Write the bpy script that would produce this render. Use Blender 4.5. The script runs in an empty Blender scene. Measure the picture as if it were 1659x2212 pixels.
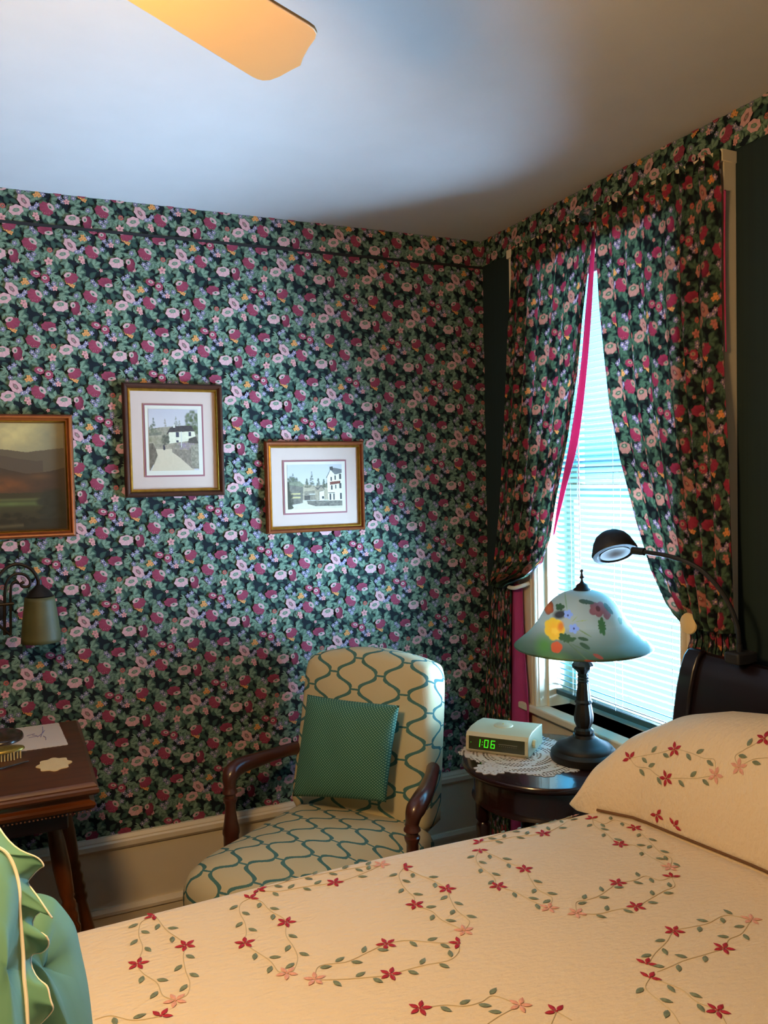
import bpy, math, random
import numpy as np
from math import pi, sin, cos, sqrt, radians

# ------------------------------------------------------------------ camera
sc = bpy.context.scene
F, CX, CY = 1789.0, 829.5, 1106.0
CAMH = 1.5
def _n(v):
    v = np.array(v, float); return v/np.linalg.norm(v)
def _c(u, v): return _n([u-CX, -(v-CY), -F])
_dy = _c(19.5, 1052); _dx = _c(4790, 945); _dx = _n(_dx-_dx.dot(_dy)*_dy); _dz = np.cross(_dx, _dy)
M = np.array([_dx, _dy, _dz])              # camera axes -> room axes
EYE = np.array([0, 0, CAMH])
def ray(u, v): return M@_c(u, v)
def onX(u, v, X): d = ray(u, v); return EYE+d*(X/d[0])
def onY(u, v, Y): d = ray(u, v); return EYE+d*(Y/d[1])
def onZ(u, v, Z): d = ray(u, v); return EYE+d*((Z-CAMH)/d[2])

import mathutils
cam = bpy.data.cameras.new('camera'); camo = bpy.data.objects.new('camera', cam)
sc.collection.objects.link(camo)
mw = mathutils.Matrix.Identity(4)
for i in range(3):
    for j in range(3): mw[i][j] = M[i, j]
mw[2][3] = CAMH
camo.matrix_world = mw
cam.sensor_fit = 'HORIZONTAL'; cam.sensor_width = 36.0; cam.lens = 36.0*F/1659.0
cam.clip_start = 0.05
sc.camera = camo

# ------------------------------------------------------------------ world, light, exposure
sc.view_settings.view_transform = 'Standard'
sc.view_settings.look = 'None'
sc.view_settings.gamma = 1.0
sc.view_settings.use_curve_mapping = False
sc.view_settings.exposure = -0.9
w = bpy.data.worlds.new('daylight'); sc.world = w; w.use_nodes = True
w.node_tree.nodes['Background'].inputs[0].default_value = (0.42, 0.80, 0.95, 1)
w.node_tree.nodes['Background'].inputs[1].default_value = 3.2
def light(name, typ, loc, rot, power, col, **kw):
    l = bpy.data.lights.new(name, typ); l.energy = power; l.color = col
    for k, v in kw.items(): setattr(l, k, v)
    o = bpy.data.objects.new(name, l); sc.collection.objects.link(o); o.location = loc; o.rotation_euler = rot
    return o
# daylight outside the window, reaching in through the blind from the bright ground and sky
light('window_daylight', 'AREA', (2.75, 2.03, 0.20), (0, radians(128), 0), 8200, (0.40, 0.68, 1.0), shape='RECTANGLE', size=2.4, size_y=3.2)
# bulbs of the ceiling fan
light('fan_bulb_light', 'POINT', (-0.10, 0.95, 1.95), (0, 0, 0), 128, (1.0, 0.64, 0.28), shadow_soft_size=0.12)
# added cool fill beside the right wall, behind the camera; no window built there
light('cool_fill_light', 'AREA', (1.60, -0.55, 1.35), (radians(98), 0, radians(62)), 5, (0.56, 0.80, 1.0), shape='RECTANGLE', size=0.7, size_y=1.3)
cy = sc.cycles
cy.max_bounces = 8; cy.diffuse_bounces = 4; cy.glossy_bounces = 3; cy.transmission_bounces = 6; cy.transparent_max_bounces = 12
cy.sample_clamp_indirect = 6.0; cy.caustics_reflective = False; cy.caustics_refractive = False
cy.use_denoising = True
cy.blur_glossy = 1.0

X0, D, CEIL = 1.675, 2.75, 2.392
XL, YF = -1.7, -1.5
TR = CEIL-0.096

# ------------------------------------------------------------------ helpers
def srgb(h):
    if isinstance(h, str):
        h = h.lstrip('#'); h = [int(h[i:i+2], 16)/255 for i in (0, 2, 4)]
    return [(c/12.92 if c <= 0.04045 else ((c+0.055)/1.055)**2.4) for c in h]
class N:
    def __init__(s, name):
        s.m = bpy.data.materials.new(name); s.m.use_nodes = True
        s.t = s.m.node_tree; s.b = s.t.nodes['Principled BSDF']; s.out = s.t.nodes['Material Output']
    def add(s, typ, **kw):
        n = s.t.nodes.new(typ)
        for k, v in kw.items(): setattr(n, k, v)
        return n
    def link(s, a, b): s.t.links.new(a, b)
    def math(s, op, a, b=None, c=None):
        n = s.add('ShaderNodeMath', operation=op)
        for i, x in enumerate((a, b, c)):
            if x is None: continue
            if isinstance(x, (int, float)): n.inputs[i].default_value = x
            else: s.link(x, n.inputs[i])
        return n.outputs[0]
def mat(name, col, rough=0.6, metal=0.0, var=0.12, scale=8.0, bump=0.0, bscale=60.0, stretch=None, spec=0.5, transl=0.0, coat=0.0):
    k = N(name); c = srgb(col)
    tc = k.add('ShaderNodeTexCoord'); mp = k.add('ShaderNodeMapping'); k.link(tc.outputs['Object'], mp.inputs[0])
    if stretch: mp.inputs['Scale'].default_value = stretch
    nz = k.add('ShaderNodeTexNoise'); nz.inputs['Scale'].default_value = scale; nz.inputs['Detail'].default_value = 5
    k.link(mp.outputs[0], nz.inputs[0])
    r = k.add('ShaderNodeValToRGB'); k.link(nz.outputs['Fac'], r.inputs[0])
    r.color_ramp.elements[0].position = 0.3; r.color_ramp.elements[1].position = 0.7
    r.color_ramp.elements[0].color = [x*(1-var) for x in c]+[1]; r.color_ramp.elements[1].color = [min(1, x*(1+var)) for x in c]+[1]
    k.link(r.outputs[0], k.b.inputs['Base Color'])
    k.b.inputs['Roughness'].default_value = rough; k.b.inputs['Metallic'].default_value = metal
    k.b.inputs['Specular IOR Level'].default_value = spec; k.b.inputs['Coat Weight'].default_value = coat
    if bump:
        n2 = k.add('ShaderNodeTexNoise'); n2.inputs['Scale'].default_value = bscale; k.link(mp.outputs[0], n2.inputs[0])
        b = k.add('ShaderNodeBump'); b.inputs['Strength'].default_value = bump; b.inputs['Distance'].default_value = 0.004
        k.link(n2.outputs['Fac'], b.inputs['Height']); k.link(b.outputs[0], k.b.inputs['Normal'])
    if transl: add_transl(k, r.outputs[0], transl)
    return k.m
def add_transl(k, colout, f):
    t = k.add('ShaderNodeBsdfTranslucent'); k.link(colout, t.inputs[0])
    mx = k.add('ShaderNodeMixShader'); mx.inputs[0].default_value = f
    k.link(k.b.outputs[0], mx.inputs[1]); k.link(t.outputs[0], mx.inputs[2]); k.link(mx.outputs[0], k.out.inputs[0])
def vmat(name, rough=0.8, bump=0.0, bscale=300, transl=0.0, spec=0.3, coat=0.0):
    k = N(name); a = k.add('ShaderNodeVertexColor'); a.layer_name = 'Col'
    k.link(a.outputs[0], k.b.inputs['Base Color']); k.b.inputs['Roughness'].default_value = rough
    k.b.inputs['Specular IOR Level'].default_value = spec; k.b.inputs['Coat Weight'].default_value = coat
    if bump:
        tc = k.add('ShaderNodeTexCoord'); n2 = k.add('ShaderNodeTexNoise'); n2.inputs['Scale'].default_value = bscale
        k.link(tc.outputs['Object'], n2.inputs[0])
        b = k.add('ShaderNodeBump'); b.inputs['Strength'].default_value = bump; b.inputs['Distance'].default_value = 0.003
        k.link(n2.outputs['Fac'], b.inputs['Height']); k.link(b.outputs[0], k.b.inputs['Normal'])
    if transl: add_transl(k, a.outputs[0], transl)
    return k.m
def emis(name, col, s):
    k = N(name); k.b.inputs['Base Color'].default_value = (0, 0, 0, 1)
    k.b.inputs['Emission Color'].default_value = list(srgb(col))+[1]; k.b.inputs['Emission Strength'].default_value = s
    return k.m

def mesh(name, v, f, m, parent=None, smooth=True, col=None, uv=None, mats=None, mi=None, sharp=None):
    """v Nx3, f list of index tuples or a numpy array of equal-sized faces"""
    me = bpy.data.meshes.new(name)
    v = np.asarray(v, dtype=np.float32)
    if isinstance(f, np.ndarray):
        nf, k = f.shape
        me.vertices.add(len(v)); me.vertices.foreach_set('co', v.ravel())
        me.loops.add(nf*k); me.loops.foreach_set('vertex_index', f.astype(np.int32).ravel())
        me.polygons.add(nf); me.polygons.foreach_set('loop_start', np.arange(0, nf*k, k, dtype=np.int32))
        me.update(calc_edges=True)
    else:
        me.from_pydata(v.tolist(), [], [tuple(int(i) for i in x) for x in f]); me.update()
    if col is not None:
        a = me.color_attributes.new('Col', 'FLOAT_COLOR', 'POINT')
        c = np.ones((len(v), 4), np.float32); c[:, :3] = col; a.data.foreach_set('color', c.ravel())
    if uv is not None:
        l = me.uv_layers.new(name='UVMap'); li = np.empty(len(me.loops), np.int32); me.loops.foreach_get('vertex_index', li)
        l.data.foreach_set('uv', np.asarray(uv, np.float32)[li].ravel())
    me.polygons.foreach_set('use_smooth', [bool(smooth)]*len(me.polygons))
    if sharp is not None and smooth: me.set_sharp_from_angle(angle=radians(sharp))
    for x in (mats or [m]): me.materials.append(x)
    if mi is not None: me.polygons.foreach_set('material_index', mi)
    o = bpy.data.objects.new(name, me); sc.collection.objects.link(o)
    if parent is not None:
        o.parent = parent
        if parent.type == 'EMPTY': o.matrix_parent_inverse = mathutils.Matrix.Translation(parent.location).inverted()
    return o
class G:
    """collects shapes into one mesh"""
    def __init__(s): s.v = []; s.f = []
    def add(s, v, f):
        o = len(s.v); s.v += [tuple(map(float, p)) for p in v]; s.f += [tuple(i+o for i in q) for q in f]; return s
    def box(s, x0, x1, y0, y1, z0, z1):
        v = [(x, y, z) for x in (x0, x1) for y in (y0, y1) for z in (z0, z1)]
        return s.add(v, [(0, 1, 3, 2), (4, 6, 7, 5), (0, 4, 5, 1), (2, 3, 7, 6), (0, 2, 6, 4), (1, 5, 7, 3)])
    def lathe(s, prof, c=(0, 0, 0), n=48, rot=None, lobes=0, amp=0):
        v = []
        for r, z in prof:
            for i in range(n):
                a = 2*pi*i/n; rr = r*(1+amp*cos(lobes*a)) if lobes else r
                v.append((rr*cos(a), rr*sin(a), z))
        v = np.array(v)
        if rot is not None: v = v@np.array(rot).T
        v = v+np.array(c)
        f = []
        for k in range(len(prof)-1):
            for i in range(n):
                j = (i+1) % n; f.append((k*n+i, k*n+j, (k+1)*n+j, (k+1)*n+i))
        f.append(tuple(range(n))[::-1]); f.append(tuple((len(prof)-1)*n+i for i in range(n)))
        return s.add(v, f)
    def tube(s, pts, r, n=12, cap=True):
        pts = np.array(pts, float); m = len(pts); rs = np.broadcast_to(r, (m,)) if np.ndim(r) < 1 else np.array(r)
        t = np.gradient(pts, axis=0); t /= np.linalg.norm(t, axis=1)[:, None]+1e-12
        u = np.cross(t[0], [0, 0, 1.0]);
        if np.linalg.norm(u) < 1e-3: u = np.array([1.0, 0, 0])
        u /= np.linalg.norm(u); v = []
        for k in range(m):
            u = u-u.dot(t[k])*t[k]; u /= np.linalg.norm(u); wv = np.cross(t[k], u)
            for i in range(n):
                a = 2*pi*i/n; v.append(pts[k]+rs[k]*(cos(a)*u+sin(a)*wv))
        f = [(k*n+i, k*n+(i+1) % n, (k+1)*n+(i+1) % n, (k+1)*n+i) for k in range(m-1) for i in range(n)]
        if cap: f += [tuple(range(n))[::-1], tuple((m-1)*n+i for i in range(n))]
        return s.add(v, f)
    def extrude(s, poly, axis, a, b):
        """polygon in the two other axes, extruded along axis (0,1,2)"""
        n = len(poly); v = []
        for q in (a, b):
            for p in poly:
                x = list(p); x.insert(axis, q); v.append(x)
        f = [tuple(range(n)), tuple(range(n, 2*n))[::-1]]+[(i, i+n, (i+1) % n+n, (i+1) % n) for i in range(n)]
        return s.add(v, f)
    def build(s, name, m, parent=None, smooth=True, sharp=35, bevel=0.0, seg=2):
        o = mesh(name, s.v, s.f, m, parent, smooth, sharp=sharp)
        # consistent outward normals
        import bmesh
        bm = bmesh.new(); bm.from_mesh(o.data); bmesh.ops.recalc_face_normals(bm, faces=bm.faces); bm.to_mesh(o.data); bm.free()
        if bevel:
            b = o.modifiers.new('bevel', 'BEVEL'); b.width = bevel; b.segments = seg; b.limit_method = 'ANGLE'; b.angle_limit = radians(40)
            b.harden_normals = False
        return o
def thing(name, label, cat, loc=(0, 0, 0), group=None):
    o = bpy.data.objects.new(name, None); sc.collection.objects.link(o); o.location = loc; o.empty_display_size = 0.05
    o['label'] = label; o['category'] = cat
    if group: o['group'] = group
    return o
def tag(o, label, cat, group=None):
    o['label'] = label; o['category'] = cat
    if group: o['group'] = group
    return o
def struct(o): o['kind'] = 'structure'; return o
def smoothpath(pts, n=8):
    p = [np.array(q, float) for q in pts]; p = [2*p[0]-p[1]]+p+[2*p[-1]-p[-2]]; out = []
    for i in range(1, len(p)-2):
        for k in range(n):
            t = k/n
            out.append(0.5*((2*p[i])+(-p[i-1]+p[i+1])*t+(2*p[i-1]-5*p[i]+4*p[i+1]-p[i+2])*t*t+(-p[i-1]+3*p[i]-3*p[i+1]+p[i+2])*t**3))
    out.append(p[-2]); return np.array(out)
def grid(nu, nv):
    i, j = np.meshgrid(np.arange(nu-1), np.arange(nv-1), indexing='ij')
    a = i*nv+j
    return np.stack([a, a+nv, a+nv+1, a+1], -1).reshape(-1, 4)

# ------------------------------------------------------------------ floral print: triangles of one repeat
LW, LH = 0.339, 0.292                   # half-drop repeat of the paper
def L_(p): return np.array([p[0], p[1]])
class Print:
    def __init__(s): s.tri = []; s.k = 0     # (3 points, 3 colours, layer)
    def fan(s, c, rim, cc, rc):
        s.k += 1; n = len(rim)
        for i in range(n):
            j = (i+1) % n
            s.tri.append(((c, rim[i], rim[j]), (cc, rc[i], rc[j]), s.k))
def make_print(pal, seed=3):
    rnd = random.Random(seed); P = Print()
    C = {k: np.array(srgb(v)) for k, v in pal.items()}
    s = 1/4.1475*(0.339/200.6)          # crop pixel -> metres
    o = np.array([830, 560.0])
    def T(x, y): return np.array([(x-o[0])*s, -(y-o[1])*s])
    def leaf(c, ang, L, Wd, c1, c2, cv):
        d = np.array([cos(ang), sin(ang)]); q = np.array([-d[1], d[0]])
        P.k += 1
        ts = [0, .2, .45, .72, 1]; ws = [0, .8, 1, .62, 0]
        bend = rnd.uniform(-.12, .12)
        mid = [c+d*L*(t-.5)+q*bend*L*(t-.5)**2*4 for t in ts]
        for sgn, cc in ((1, c1), (-1, c2)):
            side = [m+q*sgn*Wd*.5*w_ for m, w_ in zip(mid, ws)]
            for i in range(4):
                P.tri.append(((mid[i], side[i], side[i+1]), (cv, cc, cc), P.k)); P.tri.append(((mid[i], side[i+1], mid[i+1]), (cv, cc, cv), P.k))
    def flower(x, y, w_, h, rot, col, edge, cen, nl=7, coff=(0, 0), dots=False, cup=False):
        c = T(x, y); n = nl*4; R = radians(rot); rim = []; rc = []
        for i in range(n):
            a = 2*pi*i/n; rr = 1-0.13*abs(cos(a*nl/2))**3*1.0-(.05 if i % 2 else 0)+rnd.uniform(-.03, .03)
            p = np.array([cos(a)*w_/2*rr, sin(a)*h/2*rr])*s
            rim.append(c+np.array([p[0]*cos(R)-p[1]*sin(R), p[0]*sin(R)+p[1]*cos(R)]))
            rc.append(edge*(1.0 if (i//2) % 2 else .86))
        cc = c+np.array([coff[0]*w_*s, coff[1]*h*s])
        P.fan(cc, rim, col, rc)
        def spot(c0, a_, b_, m, c1, rcs):
            out = []
            for i in range(m):
                p = np.array([cos(2*pi*i/m)*w_*a_*s*(1+.12*(i % 2)), sin(2*pi*i/m)*h*b_*s*(1+.12*(i % 2))]); out.append(c0+np.array([p[0]*cos(R)-p[1]*sin(R), p[0]*sin(R)+p[1]*cos(R)]))
            P.fan(c0, out, c1, rcs)
        if dots or cup:   # cupped bloom: pale far petals round a cream eye
            q = np.array([coff[0]*w_*s, coff[1]*h*s])*1.35
            spot(c+q, .26, .19, 12, C['pink']*.95, [C['pink']*(.75 if i % 2 else .95) for i in range(12)])
            spot(c+q*.85, .14, .11, 9, C['lavc']*.8, [C['vein']*.9]*9); spot(c+q*.85, .07, .07, 6, C['bg']*1.5, [C['green']*.8]*6)
        else:
            for i in range(nl):    # petal divisions
                a = 2*pi*(i+.5)/nl; p0 = rim[int(round((i+.5)*4)) % n]; d = p0-cc; q = np.array([-d[1], d[0]])*.035
                P.k += 1; P.tri.append(((cc+d*.25-q, cc+d*.25+q, cc+d*.92), (edge*.62, edge*.62, edge*.8), P.k))
            spot(cc, .22, .17, 10, C['green']*.7, [(cen*.8) if i % 2 else cen for i in range(10)]); spot(cc, .09, .08, 6, C['bg']*1.8, [C['lavc']*.7]*6)
        if dots:
            for k in range(4):
                a = -pi*.35-k*.38; p = c+np.array([cos(a)*w_*.36*s, sin(a)*h*.36*s])
                P.fan(p, [p+np.array([cos(t), sin(t)])*2.2*s for t in (0, 1.6, 3.1, 4.7)], C['pink'], [C['pink']]*4)
    def small(x, y, r, col, cen, n=5):
        c = T(x, y); a0 = rnd.uniform(0, 6); rim = []; rc = []
        for i in range(n*3):
            a = a0+2*pi*i/(n*3); rr = r*s*(0.62 if i % 3 == 0 else 1.0); rim.append(c+np.array([cos(a), sin(a)])*rr); rc.append(col*(.8 if i % 3 == 0 else 1.05))
        P.fan(c, rim, col*.75, rc)
        P.fan(c, [c+np.array([cos(t), sin(t)])*r*.28*s for t in (0, 1.2, 2.5, 3.8, 5)], cen, [cen]*5)
    # leaves over one primitive cell (crop vectors (426,-..),(…))
    b1 = np.array([0.1695, 0.146]); b2 = np.array([0.1695, -0.146])
    base = T(300, 560)
    pts = []
    def tor(p, q):
        best = 9
        for i in (-1, 0, 1):
            for j in (-1, 0, 1): best = min(best, np.linalg.norm(p-q+i*b1+j*b2))
        return best
    def spread(n):
        out = []
        for _ in range(n):
            cand = [base+rnd.random()*b1+rnd.random()*b2 for _ in range(14)]
            out.append(max(cand, key=lambda p: min([tor(p, q) for q in out] or [1])))
        return out
    for p in spread(80):
        a = rnd.uniform(0, 2*pi)
        leaf(p, a, 72*s, 42*s, C['dgreen'], C['dgreen']*.8, C['dgreen']*1.4)
    for p in spread(46):
        a = rnd.uniform(0, 2*pi)
        for k, da in enumerate((-1.0, 0.0, 1.0, 2.1)[:rnd.choice((2, 3, 3, 4))]):
            d = np.array([cos(a+da), sin(a+da)]); b = rnd.uniform(.75, 1.1)
            leaf(p+d*29*s, a+da, 64*s, 42*s, C['green']*b, C['green']*b*.72, C['vein']*b)
    for p in spread(8):
        a = rnd.uniform(0, 2*pi)
        for k in range(5):
            d = np.array([cos(a+k*.62), sin(a+k*.62)]); leaf(p+d*24*s, a+k*.62, 46*s, 13*s, C['vein']*.8, C['green']*.8, C['vein'])
    R_, RD, PK, PD, LV, LVc, OR = C['rose'], C['rosed'], C['pink'], C['pinkd'], C['lav'], C['lavc'], C['orange']
    for x, y in [(80, 110), (930, 150), (958, 145), (205, 365), (225, 390), (435, 325), (465, 305), (730, 300), (500, 125), (20, 40), (730, 320), (590, 205), (628, 195), (612, 232), (300, 50), (322, 78), (345, 45), (398, 45), (500, 380), (600, 400), (700, 475), (560, 480)]:
        small(x, y, 19, LV*rnd.uniform(.8, 1.1), LVc)
    for x, y in [(460, 40), (440, 25), (478, 52), (560, 390), (575, 410), (548, 412)]: small(x, y, 17, OR, OR*.55, 4)
    for x, y, r in [(730, 240, 30), (130, 200, 24), (140, 225, 18), (350, 78, 22), (270, 278, 14), (515, 655-400, 16)]: small(x, y, r, PK*np.array([1.05, .85, .8]), PD, 5)
    flower(740, 155, 42, 44, 20, C['orange'], R_, RD, 5)
    flower(205, 145, 118, 92, -52, R_*1.05, R_*.9, PD, 8, (.20, .14), True)
    flower(600, 125, 120, 88, -38, R_, R_*.88, PD, 8, (.16, .20), True)
    flower(385, 210, 118, 88, 5, PK, PK*.95, C['vein'], 7, (0, .16))
    flower(493, 220, 68, 112, -8, R_, RD, PD, 8, (-.22, .16), cup=True)
    flower(885, 105, 118, 80, -50, PK, PK*.9, PD, 7)
    flower(830, 177, 110, 82, 15, PK, PK*.97, C['vein'], 7)
    flower(295, 365, 112, 76, 6, RD, R_, PD, 8, (.18, -.22), cup=True)
    flower(885, 355, 108, 84, 30, R_, R_*.9, PD, 8, (-.18, .22), cup=True)
    flower(635, 340, 76, 58, -15, R_, R_*.95, PD, 8, (.05, .05), True)
    flower(702, 370, 66, 72, 0, R_, R_, PD, 8, (-.05, .05), True)
    pts_ = np.array([t[0] for t in P.tri]); cols = np.array([t[1] for t in P.tri]); lay = np.array([t[2] for t in P.tri])
    return pts_, np.clip(cols, 0, 1), lay, C['bg']
PAL_WALL = dict(bg='#10181f', dgreen='#2a4039', green='#4b6456', vein='#728b76', rose='#87394e', rosed='#65283a', pink='#c79c9f', pinkd='#95666e', lav='#807c98', lavc='#c9bfae', orange='#cf9055')
PAL_CUR = dict(bg='#0d0e10', dgreen='#1b251e', green='#2e4032', vein='#4a5e45', rose='#8f2b3d', rosed='#64192a', pink='#b0705f', pinkd='#92504c', lav='#8a7086', lavc='#e0c09a', orange='#dd8a4a')

def paper(name, origin, ux, uz, nrm, w0, w1, h0, h1, data, m, off=(0, 0)):
    """flat wall sheet with the print laid on in hair-thin layers"""
    P, Cc, lay, bg = data; origin = np.array(origin, float); ux = np.array(ux, float); uz = np.array(uz, float); nrm = np.array(nrm, float)
    b1 = np.array([LW/2, LH/2]); b2 = np.array([LW/2, -LH/2])
    V = [np.array([[w0, h0, 0], [w1, h0, 0], [w1, h1, 0], [w0, h1, 0]])]; K = [np.tile(bg, (4, 1))]
    cnt = 4; Fs = [np.array([[0, 1, 2], [0, 2, 3]])]
    R = int((w1-w0+h1-h0)/0.15)+6
    for i in range(-R, R):
        for j in range(-R, R):
            o = i*b1+j*b2+np.array(off)
            if o[0] < w0-.4 or o[0] > w1+.4 or o[1] < h0-.4 or o[1] > h1+.4: continue
            q = P.reshape(-1, 2)+o
            T3 = q.reshape(-1, 3, 2)
            ok = (T3[..., 0].max(1) > w0) & (T3[..., 0].min(1) < w1) & (T3[..., 1].max(1) > h0) & (T3[..., 1].min(1) < h1)
            if not ok.any(): continue
            T3 = T3[ok]; T3 = np.stack([np.clip(T3[..., 0], w0, w1), np.clip(T3[..., 1], h0, h1)], -1)
            z = (lay[ok]*1.5e-5+2e-4)[:, None].repeat(3, 1)
            V.append(np.concatenate([T3, z[..., None]], -1).reshape(-1, 3)); K.append(Cc[ok].reshape(-1, 3))
            n = ok.sum()*3; Fs.append((np.arange(n)+cnt).reshape(-1, 3)); cnt += n
    V = np.concatenate(V); K = np.concatenate(K); Fs = np.concatenate(Fs)
    W3 = origin+V[:, :1]*ux+V[:, 1:2]*uz+V[:, 2:3]*nrm
    if np.dot(np.cross(ux, uz), nrm) < 0: Fs = Fs[:, ::-1]
    return mesh(name, W3, Fs, m, smooth=False, col=K)
def raster(data, res=0.00125):
    """the same print as a rectangular colour tile (one full half-drop repeat)"""
    P, Cc, lay, bg = data; nx, ny = int(LW/res), int(LH/res)
    rx, ry = LW/nx, LH/ny; img = np.tile(bg, (nx, ny, 1)).astype(float)
    for k in np.unique(lay):
        sel = np.where(lay == k)[0]
        for t in sel:
            for dx, dy in ((0, 0), (LW/2, LH/2)):
                p = P[t]+np.array([dx, dy]); c = Cc[t]
                x0, x1 = int(math.floor(p[:, 0].min()/rx)), int(math.ceil(p[:, 0].max()/rx)); y0, y1 = int(math.floor(p[:, 1].min()/ry)), int(math.ceil(p[:, 1].max()/ry))
                gx, gy = np.meshgrid(np.arange(x0, x1+1), np.arange(y0, y1+1), indexing='ij')
                qx, qy = (gx+.5)*rx, (gy+.5)*ry
                d = (p[1, 1]-p[2, 1])*(p[0, 0]-p[2, 0])+(p[2, 0]-p[1, 0])*(p[0, 1]-p[2, 1])
                if abs(d) < 1e-12: continue
                a = ((p[1, 1]-p[2, 1])*(qx-p[2, 0])+(p[2, 0]-p[1, 0])*(qy-p[2, 1]))/d
                b = ((p[2, 1]-p[0, 1])*(qx-p[2, 0])+(p[0, 0]-p[2, 0])*(qy-p[2, 1]))/d
                g = 1-a-b; ok = (a >= -.02) & (b >= -.02) & (g >= -.02)
                if not ok.any(): continue
                img[gx[ok] % nx, gy[ok] % ny] = a[ok][:, None]*c[0]+b[ok][:, None]*c[1]+g[ok][:, None]*c[2]
    return img
def sample(img, s, t):
    nx, ny = img.shape[:2]; x = (s/LW % 1)*nx-.5; y = (t/LH % 1)*ny-.5
    i, j = np.floor(x).astype(int), np.floor(y).astype(int); a, b = (x-i)[..., None], (y-j)[..., None]
    g = lambda p, q: img[p % nx, q % ny]
    return g(i, j)*(1-a)*(1-b)+g(i+1, j)*a*(1-b)+g(i, j+1)*(1-a)*b+g(i+1, j+1)*a*b
WALLP = make_print(PAL_WALL, 3); CURP = make_print(PAL_CUR, 3); TILE = raster(CURP)

# ------------------------------------------------------------------ materials
m_paper = vmat('floral_wallpaper', 0.8, spec=0.2)
m_curtain = vmat('floral_cotton', 0.85, bump=0.15, bscale=900, transl=0.13, spec=0.15)
m_lining = mat('pink_lining', '#c9457f', 0.8, var=0.05, transl=0.35)
m_green = mat('dark_green_paper', '#071f1e', 0.8, var=0.18, scale=3, stretch=(1, 40, 0.2))
m_ceil = mat('ceiling_paint', '#c4c1c0', 0.95, var=0.02, bump=0.05, bscale=20)
m_trim = mat('cream_gloss_paint', '#ddcfb4', 0.35, var=0.04, scale=4)
m_floor = mat('floor_boards', '#6a4a30', 0.5, var=0.3, scale=3, stretch=(1, 14, 1))
m_mahog = mat('mahogany', '#220d0d', 0.22, var=0.35, scale=5, stretch=(8, 1, 1), coat=0.3)
m_darkmahog = mat('dark_mahogany', '#12070a', 0.3, var=0.3, scale=5, stretch=(1, 1, 6))
m_walnut = mat('walnut', '#4e2a12', 0.35, var=0.35, scale=6, stretch=(1, 7, 7))
m_legwood = mat('oak_leg', '#5a2d12', 0.3, var=0.35, scale=8, stretch=(6, 6, 1))
m_chairwood = mat('chair_wood', '#46231a', 0.3, var=0.3, scale=10, coat=0.2)
m_bronze = mat('dark_bronze', '#1f1813', 0.5, metal=0.6, var=0.25, scale=30)
m_black = mat('black_metal', '#121216', 0.6, metal=0.0, var=0.15, scale=30)
m_gold = mat('gold_leaf', '#b98a35', 0.32, metal=0.9, var=0.2, scale=60)
m_copper = mat('copper_wood', '#7a3d18', 0.35, metal=0.25, var=0.15, scale=40)
m_framedark = mat('dark_frame_wood', '#3a1d12', 0.35, var=0.25, scale=30)
m_print = vmat('art_paint', 0.5)
m_mat = mat('mat_board', '#c2ab9d', 0.9, var=0.02)
m_mauve = mat('mauve_board', '#8d5a5e', 0.9, var=0.05)
m_white = mat('white_plastic', '#e8e4da', 0.4, var=0.02)
m_clock = mat('ivory_plastic', '#c9bf9c', 0.45, var=0.04)
m_lens = mat('smoked_lens', '#3a3a22', 0.15, var=0.1)
m_led = emis('green_led', '#45ff1e', 2.2)
m_lace = mat('lace_thread', '#dfd6d0', 0.95, var=0.04, bump=0.5, bscale=700)
m_cream = mat('cream_lace', '#dcc495', 0.95, var=0.05, bump=0.4, bscale=500)
m_quilt = N('cream_coverlet')
def _quilt(k):
    k.b.inputs['Base Color'].default_value = srgb('#efdcc0')+[1]; k.b.inputs['Roughness'].default_value = 0.95; k.b.inputs['Specular IOR Level'].default_value = 0.15
    k.b.inputs['Sheen Weight'].default_value = 0.25
    tc = k.add('ShaderNodeTexCoord'); mp = k.add('ShaderNodeMapping'); mp.inputs['Scale'].default_value = (1, 2.2, 1); mp.inputs['Rotation'].default_value = (0, 0, .5)
    k.link(tc.outputs['Object'], mp.inputs[0])
    v = k.add('ShaderNodeTexNoise'); v.inputs['Scale'].default_value = 60; v.inputs['Detail'].default_value = 3; k.link(mp.outputs[0], v.inputs[0])
    b = k.add('ShaderNodeBump'); b.inputs['Strength'].default_value = 0.55; b.inputs['Distance'].default_value = 0.008
    k.link(v.outputs['Fac'], b.inputs['Height']); k.link(b.outputs[0], k.b.inputs['Normal'])
    return k.m
m_quilt = _quilt(m_quilt)
m_red = mat('red_thread', '#a81c34', 0.7, var=0.25, scale=200)
m_palepink = mat('pale_pink_thread', '#e3a796', 0.7, var=0.1, scale=200)
m_leafth = mat('green_thread', '#74806a', 0.7, var=0.25, scale=120)
m_vineth = mat('vine_thread', '#cbb893', 0.8, var=0.1)
m_sage = mat('sage_fabric', '#5f8f76', 0.7, var=0.08, scale=5, bump=0.15, bscale=25)
m_piping = mat('white_piping', '#ece2d0', 0.7, var=0.03)
m_fan = mat('fan_blade_paint', '#b8905a', 0.5, var=0.05, scale=3)
m_glassw = mat('frosted_globe', '#f5ead0', 0.5, var=0.02)

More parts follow.
